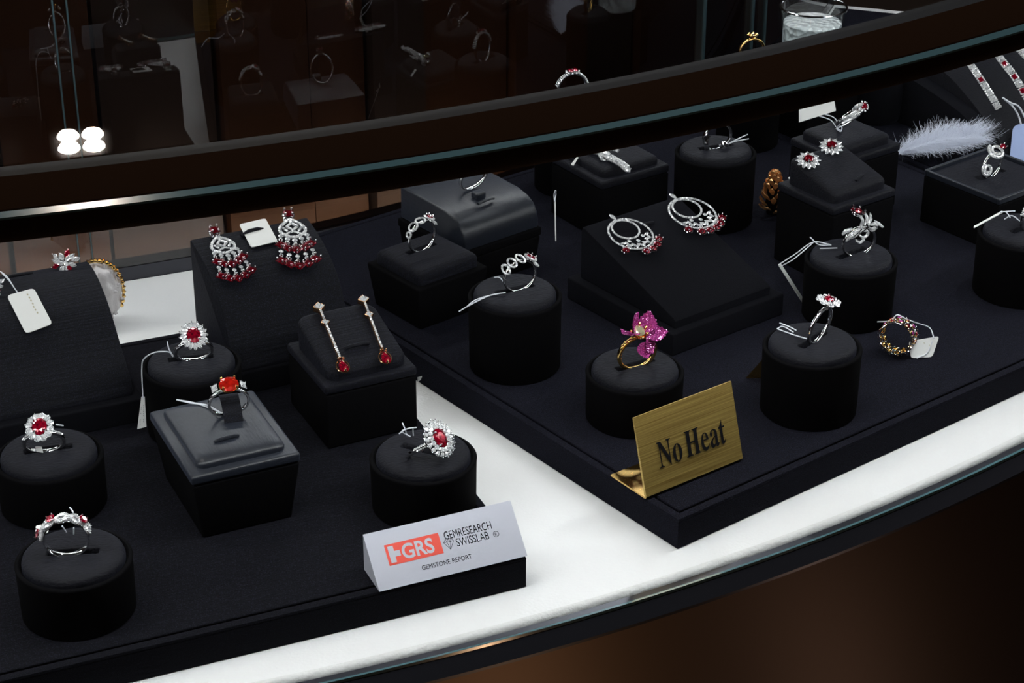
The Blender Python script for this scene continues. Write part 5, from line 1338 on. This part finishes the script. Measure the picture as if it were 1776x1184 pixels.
# ------------------------------------------------------------------ bracelets on the curved display
def bracelet(label, pts, wd, ruby_every=2, clasp=None):
    P_ = [on(x, y, fWD) + Vector((-.0003, -.0006, .0012)) for x, y in pts]; path = resample(bez(P_, 14), wd * 1.15); o0 = path[0]
    t = thing('bracelet', label, 'bracelet', T(*o0), 'ruby bracelets on the curved display')
    zz = Vector((-.25, -.55, .8)).normalized(); rn = random.Random(4)
    for i in range(1, len(path) - 1):
        y = (path[i - 1] - path[i + 1]).normalized(); x = y.cross(zz).normalized(); z = x.cross(y); m = frame(path[i] - o0, x, y, z); w = wd / 2
        mb = MB(); mb.add(g_box(-w, w, -w * 1.05, w * 1.05, -.0006, .0004, .0002), m)
        for sx in (-1, 1):
            for k in (-1, 0, 1): mb.add(g_bead(w * .3, m @ T(sx * w * .8, k * w * .7, .0006)))
        plain = clasp and clasp[0] <= i / len(path) <= clasp[1]
        mb.build('link', M['pave'], t, smooth=False)
        rb_ = i % ruby_every == 0 and not plain
        gem('ruby' if rb_ else 'diamond', sh_square, m @ T(0, 0, .0008), 'ruby' if rb_ else 'diamond', t, w * .62, w * .8, w * .7)
bracelet('ruby and diamond bracelet ending in a silver clasp, leftmost on the curved display', ((1665, 92), (1690, 124), (1716, 164), (1735, 195), (1746, 207)), .0048, 3, (.55, 1))
bracelet('broad ruby line bracelet in the middle of the curved display', ((1715, 80), (1738, 108), (1762, 140), (1790, 190)), .0052, 2)
bracelet('ruby bracelet in the top right corner of the curved display', ((1752, 70), (1768, 88), (1790, 112), (1812, 150)), .0056, 2)
q0 = on(1738, 176, fWD) + Vector((0, -.001, .003))
fr = at(1771, 252, .05) - Vector((0, 0, 0))
def dp(px, py, ref, dy=0): d = ray(px, py); t_ = (ref.y + dy) / d.y; return Vector((0, 0, CAM_H)) + d * t_
qt = on(1770, 225, fWD)
price_tag('pale blue rounded tag hanging from the leftmost bracelet at the right edge', [dp(1757, 216, qt, -.008), dp(1798, 212, qt, -.008), dp(1802, 282, qt, -.034), dp(1750, 286, qt, -.034)],
          [[q0, dp(1752, 178, qt, -.002), dp(1768, 186, qt, -.004), dp(1782, 214, qt, -.0085)], [q0, dp(1756, 184, qt, -.002), dp(1766, 200, qt, -.004), dp(1771, 216, qt, -.0085)]], mt='paper_blue', rnd=.35, r=.0006)

# ------------------------------------------------------------------ what shows over the top frame
def tumbler():
    c = at(1411, 12, .100)
    bt = thing('display_block', 'black velvet riser hidden behind the brown top frame, under the glass tumbler', 'display stand', T(c.x, c.y, ZP + .0002) @ RZ(radians(38)))
    MB().add(g_box(-.024, .024, -.024, .024, 0, .0375, .0015)).build('block', M['drum'], bt)
    t = thing('glass_tumbler', 'clear glass tumbler with pale crushed filling, above the brown top frame at right', 'glass', T(c.x, c.y, ZP + .0379))
    R = .0225; h = .100 - ZP - .0377
    MB().add(g_lathe([(0, 0), (R * .82, 0), (R * .86, .001), (R, h * .96), (R, h), (R - .0016, h), (R - .0018, h * .94), (R * .80, .006), (0, .005)], 64)).build('cup', M['tumbler'], t)
    MB().add(g_tube([(( R - .0007) * cos(2 * pi * i / 64), (R - .0007) * sin(2 * pi * i / 64), h) for i in range(64)], .0007, 8, closed=True)).build('rim', M['silver'], t)
    v, f = g_puff(sh_circ(R - .0034), .0015, h - .018, n=64, nr=20); MB().add((v, f)).build('filling', M['ice_white'], t, T(0, 0, .0075))
    MB().add(g_sphere(.0042, 16, 10)).build('blue_bead', M['blue'], t, T(.001, .002, h - .0165) @ SCL(1.6, 1, .5))
tumbler()
def bust():
    c = at(1530, 16, .093); t = thing('necklace_bust', 'dark rounded necklace bust above the brown top frame, far right', 'display stand', T(c.x, c.y, ZP + .0002) @ RZ(radians(38)) @ SCL(.58, .58, 1))
    MB().add(g_lathe([(0, 0), (.030, 0), (.034, .004), (.036, .022), (.033, .042), (.024, .056), (.012, .063), (0, .065)], 64)).build('bust', M['velvet'], t, angle=70)
    n = thing('necklace', 'diamond necklace with small rubies over the dark bust at the top right', 'necklace', T(c.x, c.y, ZP + .0002) @ SCL(.58, .58, 1)); rn = random.Random(3)
    path = [Vector((.0362 * cos(radians(a)), .0362 * sin(radians(a)) * .9 , .040 + .014 * sin(radians(a + 90)) )) for a in range(170, 330, 6)]
    path = []
    for a in range(150, 400, 5):
        q = radians(a); r = .0345 - .006 * (1 + sin(q + .6)); z = .0655 - (r / .036) ** 2.2 * .030 + .001; path.append(Vector((r * cos(q), r * sin(q), z)))
    mb = MB(); pave(mb, path, .0012, I4, 1.7, rn); mb.add(g_tube(path, .0006, 6)); mb.build('strand', M['pave'], n, smooth=False)
    for p in path[12:24:3]: gem('ruby', sh_round, T(p.x * 1.06, p.y * 1.06, p.z + .0008), 'ruby', n, .0014, .0014)
bust()
def gold_ring():
    t = thing('gold_ring', 'yellow gold ring peeping over the brown frame, left of the tumbler', 'ring', stand_ring_m(S['L'], 20, 0, 0, sink=.002), 'rings on stands')
    band(t, .0088, .0012, .0009, 'gold', top=.0016); g = MB()
    for i in range(7): g.add(g_bead(.0013, T(.0030 * cos(i), .0028 * sin(i), .0212)))
    g.add(g_bead(.0022, T(0, 0, .0208))); g.build('gold_setting', M['gold'], t)
gold_ring()
